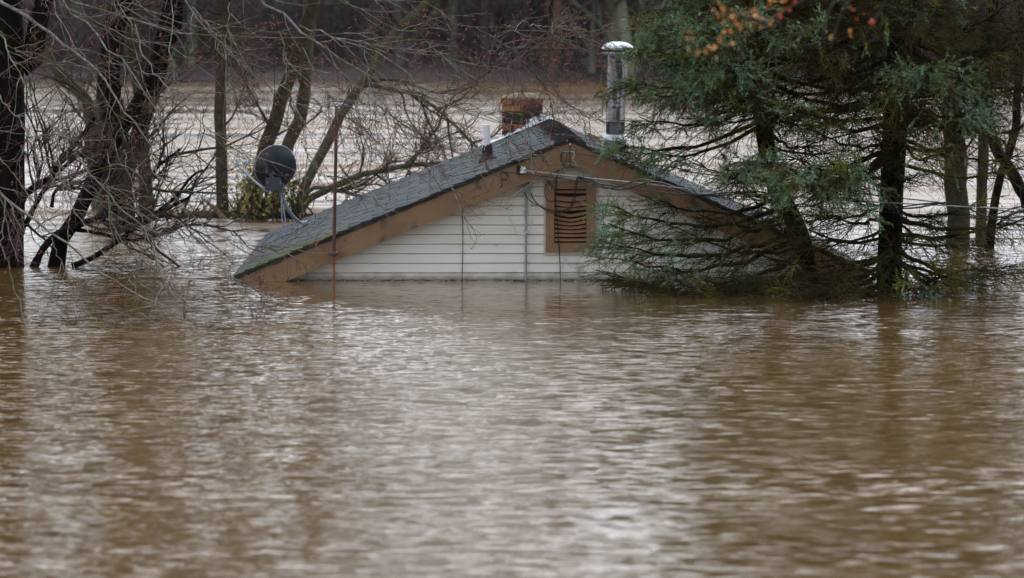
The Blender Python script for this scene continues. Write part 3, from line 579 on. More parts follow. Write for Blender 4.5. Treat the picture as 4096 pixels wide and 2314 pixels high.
cable('purple_cable', 'dark purple cable sagging from the conduit head across the louvre slats', [(355, 505, .22), (400, 580, .21), (500, 640, .2), (620, 680, .19), (730, 688, .18), (790, 660, .16), (820, 600, .12), (840, 500, .08), (865, 375, .02)], .005, M['purple'], n=60)
cable('black_cable', 'black cable sagging lowest from the conduit head across the vent to the splice', [(420, 515, .22), (450, 580, .21), (530, 660, .2), (620, 700, .19), (710, 708, .18), (790, 680, .16), (840, 600, .12), (858, 500, .08), (875, 370, .02)], .0058, M['black'], n=60)
cable('black_cable', 'black cable drip loop hanging in the upper left corner of the vent frame', [(578, 395, .2), (600, 420, .2), (650, 470, .19), (666, 520, .19), (650, 585, .19), (610, 600, .19), (570, 570, .19), (555, 500, .2), (566, 430, .2)], .0042, M['black'], n=40)
cable('black_cable', 'small coil of black cable on the left brown rake board', [(150, 315, -.02), (185, 330, -.02), (200, 360, -.02), (180, 390, -.02), (140, 385, -.02), (125, 350, -.02), (135, 318, -.02), (170, 312, -.025), (202, 352, -.025), (176, 388, -.025), (142, 382, -.02), (142, 440, -.02), (120, 465, .0), (60, 478, .1)], .0042, M['black'], n=70)
# long spans leaving to the right, coming a little toward the camera
def span(px, k=40):
    out = []
    for x, y in px:
        Y = float(np.interp(x, [2000, 2300, 4300], [40.25, 40.2, 36.9])); out.append(P(x, y, Y))
    return smooth(np.array(out), k)
mess = span([z2(385, 300), z2(900, 362), z2(1500, 422), zr(830, 355), zr(1500, 402), zr(2015, 440), zR(900, 480), zR(2006, 532), (4300, 846)], 160)
b = MB(); b.tube(mess, .006, 7); 
ph = np.linspace(0, 560, 160)
b2 = MB(); b2.tube(mess + np.stack([0 * ph, .005 * np.cos(ph), .005 * np.sin(ph)], -1), .005, 5); b.add(b2.v[0], b2.q[0])
tag(b.build('messenger_wire', M['alu'], None, offs=mess[0]), 'pale bare messenger wire running from the white insulator to the right past the spruces', 'wire')
s_ = np.linspace(0, 1, 300); mid = np.stack([np.interp(s_, np.linspace(0, 1, 160), mess[:, i]) for i in range(3)], -1); cut = mid[:, 0] > W2(H(*z2(885, 362), 0))[0]
for j, (lab) in enumerate(['thicker black service cable twisted loosely around the pale wire from the splice', 'thinner black service cable twisted loosely around the pale wire from the splice']):
    m_ = mid[cut]; t_ = np.linspace(0, 1, len(m_)); ph = t_ * 2 * math.pi * 5.2 + j * .9; am = .045 * (1 + .5 * np.sin(t_ * 17)) * np.minimum(1, t_ * 30)
    c_ = m_ + np.stack([0 * ph, .03 * np.cos(ph) - .02, am * np.sin(ph + 2.2) - .022], -1); b = MB(); b.tube(c_, .0085 - .0015 * j, 7); tag(b.build('service_cable', M['black'], None, smooth_=True, offs=c_[0]), lab, 'cable')
b = MB(); p0 = P(*z2(875, 362), 40.17); p1 = P(*z2(940, 376), 40.15); b.tube([p0, (p0 + p1) / 2 + (0, 0, .004), p1], [.012, .017, .011], 8, cap=True); tag(b.build('cable_splice', M['black'], None, offs=p0), 'short black taped splice where the cables join the pale wire above the vent', 'cable splice')
c_ = span([z2(150, 310), z2(450, 342), z2(800, 390), z2(1200, 445), z2(1600, 500), zr(1200, 435), zR(0, 490), zR(740, 555), zR(2006, 642), (4300, 905)], 90); b = MB(); b.tube(c_, .0052, 6); tag(b.build('telephone_wire', M['black'], None, offs=c_[0]), 'thin black telephone wire running below the twisted service cables', 'wire')
c_ = span([z2(850, 128), z2(1100, 165), z2(1400, 212), z2(1940, 300), zr(740, 185), zr(1300, 262), zR(220, 355), zR(740, 415), zR(1500, 500), zR(2006, 560), (4300, 840)], 90); b = MB(); b.tube(c_, .0062, 6); tag(b.build('upper_wire', M['black'], None, offs=c_[0]), 'black wire running highest from the hook at the gable peak', 'wire')
b = MB(); c_ = [W2(H(*z2(*q), yl)) for q, yl in [((838, 125), -.04), ((845, 150), -.05), ((822, 185), -.05), ((845, 205), -.04), ((864, 248), -.03)]]; b.tube(c_, .0028, 5, n=14); tag(b.build('frayed_cord', M['wcable'], None, offs=c_[0]), 'frayed pale cord end dangling under the gable peak', 'cord')

# satellite dish, seen from behind
dp = W2(np.array([*H(*z4(680, 850), 5.0)[:2], 0])); xl_ = H(*z4(680, 850), 5.0)[0]; base = W2(np.array([xl_, 5.0, roofz(xl_) + .02]))
dish = thing('satellite_dish', 'dark backed satellite dish on a bent grey mast near the left eave of the roof', 'satellite dish', base)
YD = base[1]; c0 = P(*z4(425, 352), YD - .05); nd = nrm(np.array([-.42, .86, .16])); q2 = np.array(Vector((0, 0, 1)).rotation_difference(Vector(nd)).to_matrix())
b = MB(); dr = .255; prof = [(.001, -.055), (.06, -.052), (.13, -.04), (.19, -.022), (.235, -.004), (dr, .012), (dr + .004, .018), (dr, .022), (.235, .004), (.19, -.014), (.13, -.032), (.06, -.044), (.001, -.047)]
prof = np.array(prof); k = 48; a = np.arange(k) * 2 * math.pi / k
v = np.stack([prof[:, 0, None] * np.cos(a) * 1.0, prof[:, 0, None] * np.sin(a) * 1.0, np.repeat(prof[:, 1, None], k, 1)], -1).reshape(-1, 3) @ q2.T + c0
idx = np.arange(len(prof) * k).reshape(-1, k); nx = np.roll(idx, -1, 1); b.add(v[:6*k], np.stack([idx[:5], nx[:5], nx[1:6], idx[1:6]], -1).reshape(-1, 4)); b.build('reflector_back', M['dish'], dish, smooth_=True)
b = MB(); b.add(v, np.stack([idx[5:-1], nx[5:-1], nx[6:], idx[6:]], -1).reshape(-1, 4)); b.build('reflector_face', mat('dish_rim', (.30, .34, .38), (.24, .28, .32), 12, .4), dish, smooth_=True)
jt = P(*z4(450, 480), YD - .15); kn = P(*z4(465, 560), YD - .12); ftp = P(*z4(655, 825), YD)
b = MB(); b.tube([jt + (0, 0, .03), kn, P(*z4(490, 640), YD - .08), ftp, base], .021, 12, n=24); b.build('mast', M['dishg'], dish, smooth_=True)
b = MB(); bk = P(*z4(395, 495), YD - .16); b.box(P(*z4(335, 545), 0.0001 + YD - .19) * (1, 0, 1) + (0, YD - .19, 0), P(*z4(455, 440), YD - .19) * (1, 0, 1) + (0, YD - .09, 0)); 
b.tube([P(*z4(400, 470), YD - .12), P(*z4(380, 420), YD - .12), P(*z4(410, 400), YD - .11)], [.03, .03, .02], 8, cap=True); b.box(P(*z4(430, 545), YD - .2) * (1, 0, 1) + (0, YD - .2, 0), P(*z4(485, 490), YD - .2) * (1, 0, 1) + (0, YD - .1, 0)); b.build('bracket', mat('bracket_dark', (0.035, 0.04, 0.055), (0.06, 0.07, 0.09), 20, .5), dish)
b = MB(); b.tube([P(*z4(340, 550), YD - .12), P(*z4(200, 430), YD + .1), P(*z4(115, 350), YD + .25)], .013, 8, n=8); b.build('feed_arm', M['dishg'], dish)
b = MB(); lp = P(*z4(105, 320), YD + .27); b.box(lp + (-.025, -.04, -.05), lp + (.02, .04, .05)); b.lathe([(.001, -.02), (.022, -.02), (.03, .02), (.036, .045), (.001, .06)], 14, center=P(*z4(160, 312), YD + .22), M=np.array(Vector((0, 0, 1)).rotation_difference(Vector((.9, -.2, .1))).to_matrix())); b.build('receiver', [M['lnb']], dish)
for x_, y_ in ((480, 940), (520, 932)):
    lx_ = H(*z4(x_, y_), 4.6)[0]; ft_ = W2(np.array([lx_, 4.6, roofz(lx_) + .02])); b = MB(); b.tube([kn, ft_], .0085, 6); b.box(ft_ - (.02, .03, .012), ft_ + (.02, .03, .012)); b.build('strut', M['dishg'], dish)
b = MB(); f_ = [(-.14, -.06), (.10, -.06), (.1, .07), (-.14, .07)]; v = [(base[0] + x, base[1] + y, base[2] + x * SL + .004) for x, y in f_]; b.add(v + [tuple(np.array(q) + (0, 0, .012)) for q in v], [(4, 5, 6, 7), (0, 1, 5, 4), (1, 2, 6, 5), (3, 0, 4, 7), (2, 3, 7, 6)])
b.tube([ftp + (-.02, -.025, 0), base + (0, 0, .02)], [.03, .035], 8, cap=True); b.build('foot_plate', M['dishg'], dish)

# rusty pole in front of the rake board
tp = P(*z3(1000, 950), 40.0); bt = P(1333, 1118, 40.1); bt[2] = -.6
pole = thing('iron_pole', 'thin rusty iron pole standing in the water against the left rake board', 'pole', (bt[0], bt[1], 0))
md = P(*z4(905, 1070), 40.0); b = MB(); b.tube([md, tp], .0175, 10, cap=True); b.build('shaft', M['rust'], pole, smooth_=False)
b = MB(); b.tube([bt, md], .015, 10, cap=True); b.tube([P(*z4(897, 1150), 40.0) - (0, 0, .012), P(*z4(897, 1150), 40.0) + (0, 0, .012)], .016, 10, cap=True); b.build('lower_shaft', M['rust2'], pole)
b = MB(); b.box(md - (.05, .03, .012), md + (.05, .32, .012)); b.tube([md - (0, 0, .025), md + (0, 0, .025)], .024, 10, cap=True)
for sx__ in (-1, 1): b.tube([md + (sx__ * .045, -.035, -.02), md + (sx__ * .045, -.035, .02)], .009, 6, cap=True)
b.build('clamp', M['rust'], pole)
b = MB(); b.tube([tp + (-.01, 0, -.005), tp + (.05, 0, .012), tp + (.07, 0, .03)], [.009, .012, .012], 8, cap=True); b.tube([tp + (.075, 0, .0), tp + (.11, 0, .005)], [.02, .018], 10, cap=True); b.build('pole_cap', M['galv'], pole)

# ------------------------------------------------------------------ bare trees
def px(pts, Y, conv=None): return np.array([P(*(conv(*p) if conv else p), Y) for p in pts])
def bare_tree(name, label, stems, bark, tw, depth=(6, 6, 5), group=None, tl=1.0, low=True, trop=(0, 0, .05), cat='tree', tmin=.15):
    """stems: list of (points, r0, r1); the first stands in the water"""
    base = np.array(stems[0][0][0]); base = np.array([base[0], base[1], 0]); r = thing(name, label, cat, base, group)
    b = MB(); L1 = []
    for pts, r0, r1 in stems:
        pts = np.array(pts, float); n_ = 26; pp = smooth(pts, n_); pp[2:] += rng.normal(0, r0 * .10, pp[2:].shape); rr_ = np.linspace(r0, r1, n_) * (1 + rng.normal(0, .05, n_)); rr_[0] *= 1.25; rr_[1] *= 1.1
        b.tubes(pp[None], rr_[None], 12); L1.append(pp)
    b.build('trunk', bark, r, smooth_=True)
    c = MB(); L1 = np.array(L1)
    S, D, t, _ = kids(L1, depth[0], tmin, 1, .95); l1 = walk(S, D, tl * rng.uniform(.6, 1.6, len(S)), 7, .2, trop); c.tubes(l1, taper(len(S), 7, .018, .006), 5)
    S, D, t, _ = kids(l1, depth[1], .1, 1, .8); l2 = walk(S, D, tl * rng.uniform(.3, .9, len(S)), 5, .25, trop); c.tubes(l2, taper(len(S), 5, .008, .003), 4)
    S, D, t, _ = kids(l2, depth[2], .1, 1, .8); l3 = walk(S, D, tl * rng.uniform(.12, .45, len(S)), 4, .25, trop); c.tubes(l3, taper(len(S), 4, .0035, .0018), 3)
    up_ = L1[:, :, :][L1[:, -1, 2] > 5]
    if len(up_):
        zz = up_.copy(); S, D, t, _ = kids(zz, 80, .42, 1, .9, .4); k_ = S[:, 2] > 3.9; S, D = S[k_], D[k_]
        m1 = walk(S, D, rng.uniform(1.5, 3.4, len(S)), 8, .16, (0, 0, .06)); m1[..., 2] = np.maximum(m1[..., 2], 3.8); c.tubes(m1, taper(len(S), 8, .04, .012), 4)
        S, D, t, _ = kids(m1, 10, .15, 1, .8); m2 = walk(S, D, rng.uniform(.5, 1.3, len(S)), 5, .2, (0, 0, .04)); c.tubes(m2, taper(len(S), 5, .013, .005), 3)
        S, D, t, _ = kids(m2, 4, .15, 1, .8); k_ = S[:, 2] > 4.1; m3 = walk(S[k_], D[k_], rng.uniform(.2, .6, int(k_.sum())), 3, .2); c.tubes(m3, taper(len(m3), 3, .007, .004), 3)
    c.build('crown', tw, r)
    return r
def up(pts, Y, conv=None, ext=((0, 0, 3), (0, 0, 6))):        # traced stem, then continuing above the frame
    q = px(pts, Y, conv); d = nrm(q[-1] - q[-2]); d = nrm(d * .5 + np.array([0, 0, .6])); q = list(q) + [q[-1] + d * 2.2, q[-1] + nrm(d + np.array([0, 0, 1])) * 5]
    q = np.array(q); q[0][2] = -.3; return q
TY = 54.0
bare_tree('bare_tree', 'thick black trunk with a stem leaning right, in the group behind the leaning limbs', [
    (up([(452, 862), (462, 760), (470, 640), (452, 480), (440, 300), (470, 60)], TY), .19, .11), (up([(490, 862), (520, 640), (575, 480), (622, 310), (690, 120), (705, 0)], TY + .3), .125, .07)], bark_dark, twig_brown, (12, 6, 5))
bare_tree('bare_tree', 'slim olive trunk standing just right of the thick black trunk', [(up([(587, 868), (582, 740), (572, 560), (560, 380), (520, 200), (540, 40)], TY + .4), .095, .06)], bark_olive, twig_brown, (14, 6, 4))
bare_tree('bare_tree', 'olive trunk with a broad fork behind the thick black trunk', [(up([(400, 855), (395, 700), (410, 450), (425, 250), (445, 60)], TY + 1.5), .12, .1), (px([(410, 820), (370, 640), (340, 400), (220, 270), (180, 200), (60, 60)], TY + 1.6), .11, .05)], bark_olive, twig_brown, (12, 6, 4))
bare_tree('bare_tree', 'straight slim trunk standing in water left of the satellite dish', [(up([(895, 872), (887, 700), (885, 536), (885, 380), (893, 268), (902, 134), (905, 0)], TY), .085, .055)], bark_mid, twig_brown, (12, 6, 4))
bare_tree('bare_tree', 'mossy olive trunk rising directly behind the satellite dish, leaning right', [(up([(1010, 868), (1030, 720), (1056, 603), (1088, 514), (1132, 380), (1177, 250), (1235, 67)], TY + .6), .1, .07)], bark_mid, twig_brown, (10, 6, 4))
bare_tree('bare_tree', 'green mossy trunk behind the top right of the satellite dish', [(up([(1095, 868), (1120, 700), (1150, 581), (1186, 514), (1213, 402), (1231, 290), (1235, 60)], TY + 1.2), .095, .07)], bark_olive, twig_brown, (10, 6, 4))
bare_tree('bare_tree', 'smooth leaning olive trunk slanting up right behind the rusty pole', [(up([(1180, 850), (1200, 800), (1271, 648), (1316, 558), (1369, 447), (1436, 357), (1503, 250), (1579, 134), (1660, 58), (1750, -30)], TY - .5), .072, .04),
    (px([(1200, 838), (1227, 808), (1309, 760), (1429, 707), (1574, 673), (1790, 654), (1900, 650)], TY - .8), .05, .025), (px([(1200, 800), (1260, 752), (1330, 760), (1400, 775), (1480, 800), (1560, 830)], TY - .8), .035, .015), (px([(1400, 400), (1459, 344), (1560, 358), (1660, 380), (1749, 438), (1816, 500), (1924, 603)], TY - .3), .035, .015)], bark_olive, twig_brown, (8, 6, 4), trop=(0, 0, .02))
# leaning limbs near the left trunk
LY = 42.6
bare_tree('leaning_tree', 'dark double stem leaning right out of the water beside the left edge trunk', [
    (up([(216, 1066), (250, 955), (309, 868), (350, 770), (381, 693), (412, 640), (470, 560), (540, 440)], LY + .2), .085, .05),
    (px([(134, 1074), (175, 992), (232, 935), (309, 904), (372, 880), (470, 895), (560, 872), (680, 830), (760, 790)], LY), .042, .016),
    (px([(289, 1066), (370, 1032), (450, 980), (520, 930), (600, 870), (700, 790), (790, 690), (812, 682)], LY), .032, .012),
    (px([(247, 970), (320, 900), (430, 860), (520, 800), (560, 770), (640, 660), (720, 600)], LY + .3), .04, .015),
    (px([(309, 920), (400, 935), (500, 960), (600, 950), (700, 905), (760, 880)], LY + .1), .022, .008)], bark_dark, twig_brown, (6, 6, 4), tl=.8)
bare_tree('leaning_tree', 'pair of black stems slanting up right from behind the left edge trunk', [
    (px([(60, 900), (103, 775), (160, 735), (206, 713), (247, 631), (300, 580), (380, 470)], LY + .6), .05, .02),
    (px([(70, 960), (118, 868), (165, 780), (226, 700), (309, 625), (360, 600)], LY + .5), .035, .014),
    (px([(206, 830), (220, 770), (258, 735), (350, 750), (420, 790)], LY + 1.2), .02, .012)], bark_dark, twig_brown, (8, 6, 4), tl=.8)

def overhead(c, stem, n_, ls, zmin, ztop, az=None):
    """the part of a crown that spreads above the picture: it shades the water and is mirrored in it"""
    st = smooth(stem, 12)[None]; S, D, t, _ = kids(st, n_, .02, .98, 1.15, .25); D[:, 2] = np.abs(D[:, 2]) * .6 + .12
    if az is not None: D[:, :2] += np.array(az)
    m1 = walk(S, D, rng.uniform(*ls, len(S)), 9, .13, (0, 0, -.015)); m1[..., 2] = np.maximum(m1[..., 2], zmin + .25 * np.sin(m1[..., 0] * 3)); c.tubes(m1, taper(len(S), 9, .05, .012), 5)
    S, D, t, _ = kids(m1, 12, .15, 1, .8); m2 = walk(S, D, rng.uniform(.5, 1.5, len(S)), 5, .2); k_ = m2[..., 2].min(1) > zmin - .3; m2 = m2[k_]; c.tubes(m2, taper(len(m2), 5, .014, .005), 3)
    S, D, t, _ = kids(m2, 5, .15, 1, .8); m3 = walk(S, D, rng.uniform(.2, .7, len(S)), 3, .2); k_ = m3[..., 2].min(1) > zmin - .3; m3 = m3[k_]; c.tubes(m3, taper(len(m3), 3, .007, .004), 3)
# the big maple on the left edge and its drooping branches
BY = 42.8
limbs = [np.array([(-5.5, 42.8, 4.4), (-4.6, 41.4, 5.0), (-3.4, 39.6, 5.3), (-1.8, 38.2, 5.2), (-.2, 37.2, 4.7), (1.4, 36.6, 4.3)]),
         np.array([(-5.5, 42.8, 4.0), (-5.0, 41.2, 4.5), (-4.4, 39.0, 4.7), (-3.4, 37.4, 4.6), (-2.2, 36.2, 4.3), (-1.2, 35.6, 4.2)]),
         np.array([(-5.6, 42.7, 3.0), (-5.5, 40.2, 3.5), (-5.3, 38.0, 3.3), (-5.15, 36.5, 2.8), (-5.1, 35.2, 2.2)])]
mbase = P(5, 1066, BY)
maple = thing('maple_tree', 'dark furrowed trunk on the left edge with long drooping lichen covered branches and red buds', 'tree', (mbase[0], BY, 0))
b = MB(); tk = smooth(np.array([(mbase[0] - .03, BY, -.4), (mbase[0], BY, 1.2), (mbase[0] - .02, BY, 3), (mbase[0] - .1, BY, 5), (mbase[0] - .2, BY, 9)]), 40)
b.tubes(tk[None], (np.interp(np.linspace(0, 9, 40), [0, .5, 3, 9], [.30, .265, .27, .14]) * (1 + .02 * np.sin(np.arange(40) * 1.7)))[None], 20)
b.tube([(mbase[0], BY, 2.3), P(110, 260, BY), P(150, 110, BY), P(190, -60, BY), P(260, -300, BY)], [.14, .12, .1, .09, .07], 10, n=14); b.build('trunk', bark_dark, maple, smooth_=True)
b = MB()
for l in limbs: b.tube(smooth(l, 20), np.linspace(.09, .025, 20), 8)
main = []
def br(conv, pts, Y0, Y1, r0, r1, limb=None):
    q = [P(*conv(*p), Y0 + (Y1 - Y0) * i / (len(pts) - 1)) for i, p in enumerate(pts)]
    if limb is not None:
        l = smooth(limbs[limb], 40); s = q[0]; tgt = s + np.array([-.5, 0, 1.0]); j = np.argmin(np.linalg.norm(l - tgt, axis=1)); m = (l[j] + s) / 2 + np.array([-.02, 0, .12]); q = [l[j], m] + q; r0 = r0 * 1.25
    main.append((np.array(q), r0, r1))
br(z1, [(0,0),(100,60),(250,150),(400,260),(550,380),(700,490),(800,580),(890,670),(960,780),(1060,900),(1100,980),(1200,1080),(1280,1200),(1340,1320),(1370,1455),(1390,1560)], 38, 36, .026, .006, 2)
br(z1, [(600,10),(800,70),(1000,120),(1200,180),(1400,230),(1600,290),(1800,315),(2000,310),(2292,330),(2600,345),(2900,310),(3200,300)], 39.5, 37.5, .026, .006, 0)
br(z1, [(600,80),(750,210),(850,300),(950,420),(1080,520),(1150,600),(1230,730),(1330,870),(1400,990),(1480,1120),(1540,1300),(1600,1420),(1640,1560)], 38, 36, .02, .005, 1)
br(z1, [(1080,40),(1160,180),(1200,330),(1240,520),(1280,680),(1330,800),(1400,960),(1450,1100)], 37, 36.4, .013, .004, 1)
br(z1, [(1210,220),(1240,380),(1300,530),(1380,660),(1470,750),(1580,860),(1700,980),(1900,1200),(2080,1330),(2292,1430)], 37, 36, .012, .004)
br(z1, [(1520,0),(1540,200),(1520,450),(1550,600),(1600,750),(1700,900),(1780,1020),(1830,1200),(1900,1440)], 38, 36.6, .013, .004, 1)
br(z1, [(1650,0),(1750,150),(1900,300),(2050,440),(2150,560),(2292,670),(2460,760),(2660,850),(2900,960),(3150,1000)], 39, 37.4, .018, .004, 1)
br(z3, [(330,0),(450,90),(600,190),(700,290),(850,400),(1000,510),(1150,600),(1300,680),(1450,760),(1600,830),(1800,870),(2000,960),(2292,1060),(2440,1110)], 38.5, 37.4, .03, .006, 0)
br(z5, [(-60,905),(0,920),(200,950),(450,1000),(600,1000),(700,960),(870,850)], 37.6, 37.3, .006, .002)
br(z3, [(670,230),(850,290),(1000,350),(1200,420),(1400,480),(1550,590),(1650,700),(1800,850),(1960,1010),(2140,1160),(2292,1290)], 38.2, 37.2, .014, .004)
br(z3, [(850,380),(1000,350),(1200,380),(1500,440),(1800,460),(2000,520),(2292,580),(2440,560)], 38.2, 38.0, .012, .004)
br(z3, [(850,-40),(1000,0),(1200,80),(1400,200),(1600,270),(1750,300),(1850,400),(1950,520),(2100,640)], 38.6, 38.2, .013, .004, 0)
br(z3, [(1060,-30),(1500,10),(1750,20),(1900,90),(2000,190),(2150,200),(2292,240),(2600,260)], 38.8, 38.5, .013, .004, 0)
br(z3, [(480,280),(520,420),(540,650),(570,800),(620,1000),(690,1180),(720,1300),(750,1440)], 37.6, 36.8, .009, .003)
br(z3, [(1100,580),(1075,640),(1120,800),(1130,930),(1150,1000)], 37.9, 37.8, .008, .003)
br(z3, [(1480,780),(1530,950),(1540,1130),(1600,1320),(1650,1440),(1700,1500)], 37.8, 37.5, .008, .003)
br(z4, [(1640,0),(1720,60),(1800,180),(1810,330),(1860,500),(1940,590),(2120,680),(2300,710)], 37.4, 37.3, .007, .003)
br(z2, [(180,0),(230,130),(330,250),(430,285),(560,290),(660,262),(740,190),(785,60)], 37.4, 37.6, .006, .0025)
br(z2, [(240,30),(450,150),(620,235),(780,310),(900,345),(1000,310),(1045,285)], 37.5, 37.7, .006, .0025)
br(z2, [(-60,300),(60,370),(200,420),(300,445),(400,435),(480,390)], 37.6, 37.6, .005, .002)
br(z4, [(640,0),(680,240),(760,380),(900,450),(1040,470),(1230,412)], 37.6, 37.6, .006, .002)
br(z4, [(1130,50),(1200,180),(1290,260),(1400,290),(1500,250),(1640,200)], 37.6, 37.6, .005, .002)
br(zl, [(0,320),(100,400),(250,530),(400,660),(550,750),(700,890),(850,980),(1000,1090),(1150,1160),(1350,1210),(1550,1230),(1700,1290),(1880,1370)], 34.9, 34.0, .021, .004, 2)
br(zl, [(40,380),(20,600),(30,780),(90,960),(120,1100),(160,1220),(200,1350),(205,1375)], 34.8, 34.5, .011, .006)
br(zl, [(400,680),(450,790),(510,930),(560,1050),(620,1150),(700,1270),(790,1365)], 34.8, 34.5, .008, .004)
br(zl, [(505,950),(460,1050),(440,1180),(410,1270),(415,1365)], 34.7, 34.5, .006, .003)
br(zl, [(980,1090),(975,1250),(965,1375)], 34.5, 34.4, .006, .004)
br(zl, [(1130,1160),(1200,1230),(1290,1355)], 34.4, 34.3, .005, .003)
br(zl, [(1370,1215),(1430,1290),(1530,1375)], 34.3, 34.2, .005, .003)
br(zl, [(440,0),(470,150),(520,320),(580,480),(640,580),(760,750),(900,900),(1000,1000),(1080,1110)], 36.5, 34.6, .012, .003)
br(zl, [(600,40),(700,200),(820,330),(950,470),(1100,580),(1150,680),(1200,800),(1260,950),(1320,1070),(1450,1180),(1620,1315)], 36.5, 34.3, .012, .003)
br(zl, [(830,0),(850,150),(840,400),(870,550),(930,740),(970,830),(1050,1000)], 36.6, 35.2, .009, .003)
br(zl, [(960,0),(1000,200),(1060,400),(1120,580),(1200,780),(1220,850)], 36.6, 35.5, .01, .003)
br(zl, [(1170,0),(1200,120),(1300,300),(1400,420),(1530,560),(1650,620),(1800,700),(1987,750),(2200,770)], 36.8, 36.0, .011, .003)
br(zl, [(1330,530),(1500,650),(1600,750),(1660,860),(1800,1000),(1900,1120),(1987,1190),(2060,1260)], 36.3, 35, .01, .004)
br(zl, [(0,920),(40,950),(200,1000),(400,1050)][:0] or [(1560,560),(1640,700),(1720,820),(1800,980),(1860,1060),(2000,1200),(2150,1240)], 36.2, 35, .009, .003)
br(zl, [(0,60),(100,180),(200,330),(300,440),(420,490),(600,500),(760,470)], 38, 37, .008, .003)
br(zl, [(170,0),(330,90),(420,180),(540,250),(700,290),(820,360),(960,400)], 37.5, 36.5, .009, .003)
br(z1, [(0,280),(100,430),(200,480),(330,520),(500,600),(560,560)], 38, 37.5, .009, .003)
br(z1, [(0,300),(60,400),(130,560),(200,690),(280,860),(380,1000),(480,1130),(570,1250),(700,1400)], 38, 36.5, .014, .005, 2)
br(z1, [(0,850),(80,960),(180,1080),(250,1220),(350,1320),(440,1455)], 37, 36.4, .011, .004)
br(z1, [(460,-20),(520,150),(590,260),(650,380),(740,500),(800,620),(900,800),(1000,980),(1080,1130),(1150,1300)], 38.5, 36.5, .012, .004, 1)
br(z1, [(550,60),(700,120),(850,200),(1000,270),(1200,360),(1400,400),(1560,450),(1720,560),(1900,700)], 38.6, 37.5, .012, .004, 1)
br(z1, [(1050,80),(1150,30),(1300,90),(1500,170),(1800,260),(2000,330),(2292,345)], 38.8, 38, .012, .005, 1)
br(z1, [(1720,60),(1860,230),(1940,330),(2100,500),(2292,640),(2500,700)], 38.4, 37.6, .010, .004)
br(z1, [(2060,20),(2040,200),(2020,400),(2010,570),(2070,830)], 37.8, 37.3, .007, .003)
br(z3, [(700,430),(800,620),(900,800),(1000,960),(1100,1060),(1250,1170),(1400,1270),(1550,1300),(1700,1290),(1760,1330)], 37.9, 37.3, .009, .003)
br(z3, [(900,400),(1050,640),(1200,820),(1380,950),(1550,1060),(1700,1150),(1850,1240),(2000,1290),(2200,1280)], 38, 37.4, .009, .003)
br(z3, [(1250,430),(1270,600),(1300,750),(1350,900),(1450,1080),(1560,1250)], 37.8, 37.4, .007, .003)
# faint limbs in front of the far bank, hanging in from the top
for pts in ([(0,20),(150,130),(380,260),(560,430),(700,600),(860,750),(1000,860),(1200,960),(1360,1020)], [(980,0),(1060,90),(1160,210),(1250,330),(1340,450),(1500,560)], [(300,0),(420,60),(600,180),(720,320),(760,420)], [(1760,0),(1790,120),(1800,260),(1820,380),(1930,490)], [(230,0),(210,200),(260,330),(350,440)], [(860,0),(830,120),(880,260)],
            [(780,0),(800,160),(790,340)], [(500,-30),(700,20),(950,30),(1250,80)], [(560,310),(640,520),(760,700),(800,860),(830,1000)]): br(z5, pts, 41.5, 43.5, .011, .004, None)
K = 22; MP = np.array([smooth(q, K) for q, _, _ in main]); MR = np.array([0.62 * np.linspace(r0, r1, K) * (1 + .06 * np.sin(np.arange(K) * 2.3)) for _, r0, r1 in main])
jn = rng.normal(0, 1, MP.shape) * .012; jn[:, 0] = 0; MP = MP + jn
b.tubes(MP, MR, 6); b.build('limbs', bark_lich, maple, smooth_=True)
# side branches and twigs
c = MB(); ln_ = np.linalg.norm(np.diff(MP, axis=1), axis=2).sum(1)
gr = nrm(MP[:, -1] - MP[:, 0]) * .15
S, D, t, i = kids(MP, 12, .12, 1, .62, 1); l1 = walk(S, D, rng.uniform(.25, 1.0, len(S)) * (1.15 - .5 * t), 9, .13, (.045, 0, -.03)); 
def pxy(A): d = A - np.array([0, 0, CAMH]); zc = d[:, 1] * math.cos(THETA) - d[:, 2] * math.sin(THETA); yc = d[:, 1] * math.sin(THETA) + d[:, 2] * math.cos(THETA); return 2048 + F * d[:, 0] / zc, 1157 - F * yc / zc
X_, Y_ = pxy(S); u_ = rng.uniform(size=len(S)); over = (X_ > 1400) & (Y_ > 500)      # sparse where the tips hang before the house
k_ = ~(over & (u_ < .72)) & ~((X_ > 1900) & (Y_ > 560) & (u_ < .9)) & ~((X_ < 900) & (Y_ > 850) & (u_ < .72)); l1, S = l1[k_], S[k_]; c.tubes(l1, taper(len(S), 9, .0046, .002), 4)
S, D, t, _ = kids(l1, 4, .1, 1, .8); l2 = walk(S, D, rng.uniform(.10, .45, len(S)), 7, .16, (.02, 0, .05)); c.tubes(l2, taper(len(S), 7, .0030, .0016), 3, m=1)
S, D, t, _ = kids(l2, 2, .2, 1, .8); l3 = walk(S, D, rng.uniform(.04, .18, len(S)), 5, .2, (0, 0, .16)); c.tubes(l3, taper(len(S), 5, .0021, .0014), 3, m=1)
for A_ in (l1, l2, l3):
    keep = A_[..., 2].min() 
overhead(c, np.array([(mbase[0] - .05, BY, 3.9), (mbase[0] - .1, BY, 6), (mbase[0] - .2, BY, 9)]), 46, (2.5, 5.5), 4.3, 9)
c.build('crown', [bark_lich, twig_red], maple)
def octa(b, C, r, m=0, el=1.3):
    n = len(C); o = np.array([(1,0,0),(-1,0,0),(0,1,0),(0,-1,0),(0,0,el),(0,0,-el)], float); r = np.broadcast_to(r, (n,)); v = C[:, None] + o[None] * r[:, None, None]
    f = np.array([(0,2,4),(2,1,4),(1,3,4),(3,0,4),(2,0,5),(1,2,5),(3,1,5),(0,3,5)]); t_ = (f[None] + np.arange(n)[:, None, None] * 6).reshape(-1, 3); b.add(v.reshape(-1, 3), t=t_, m=m)
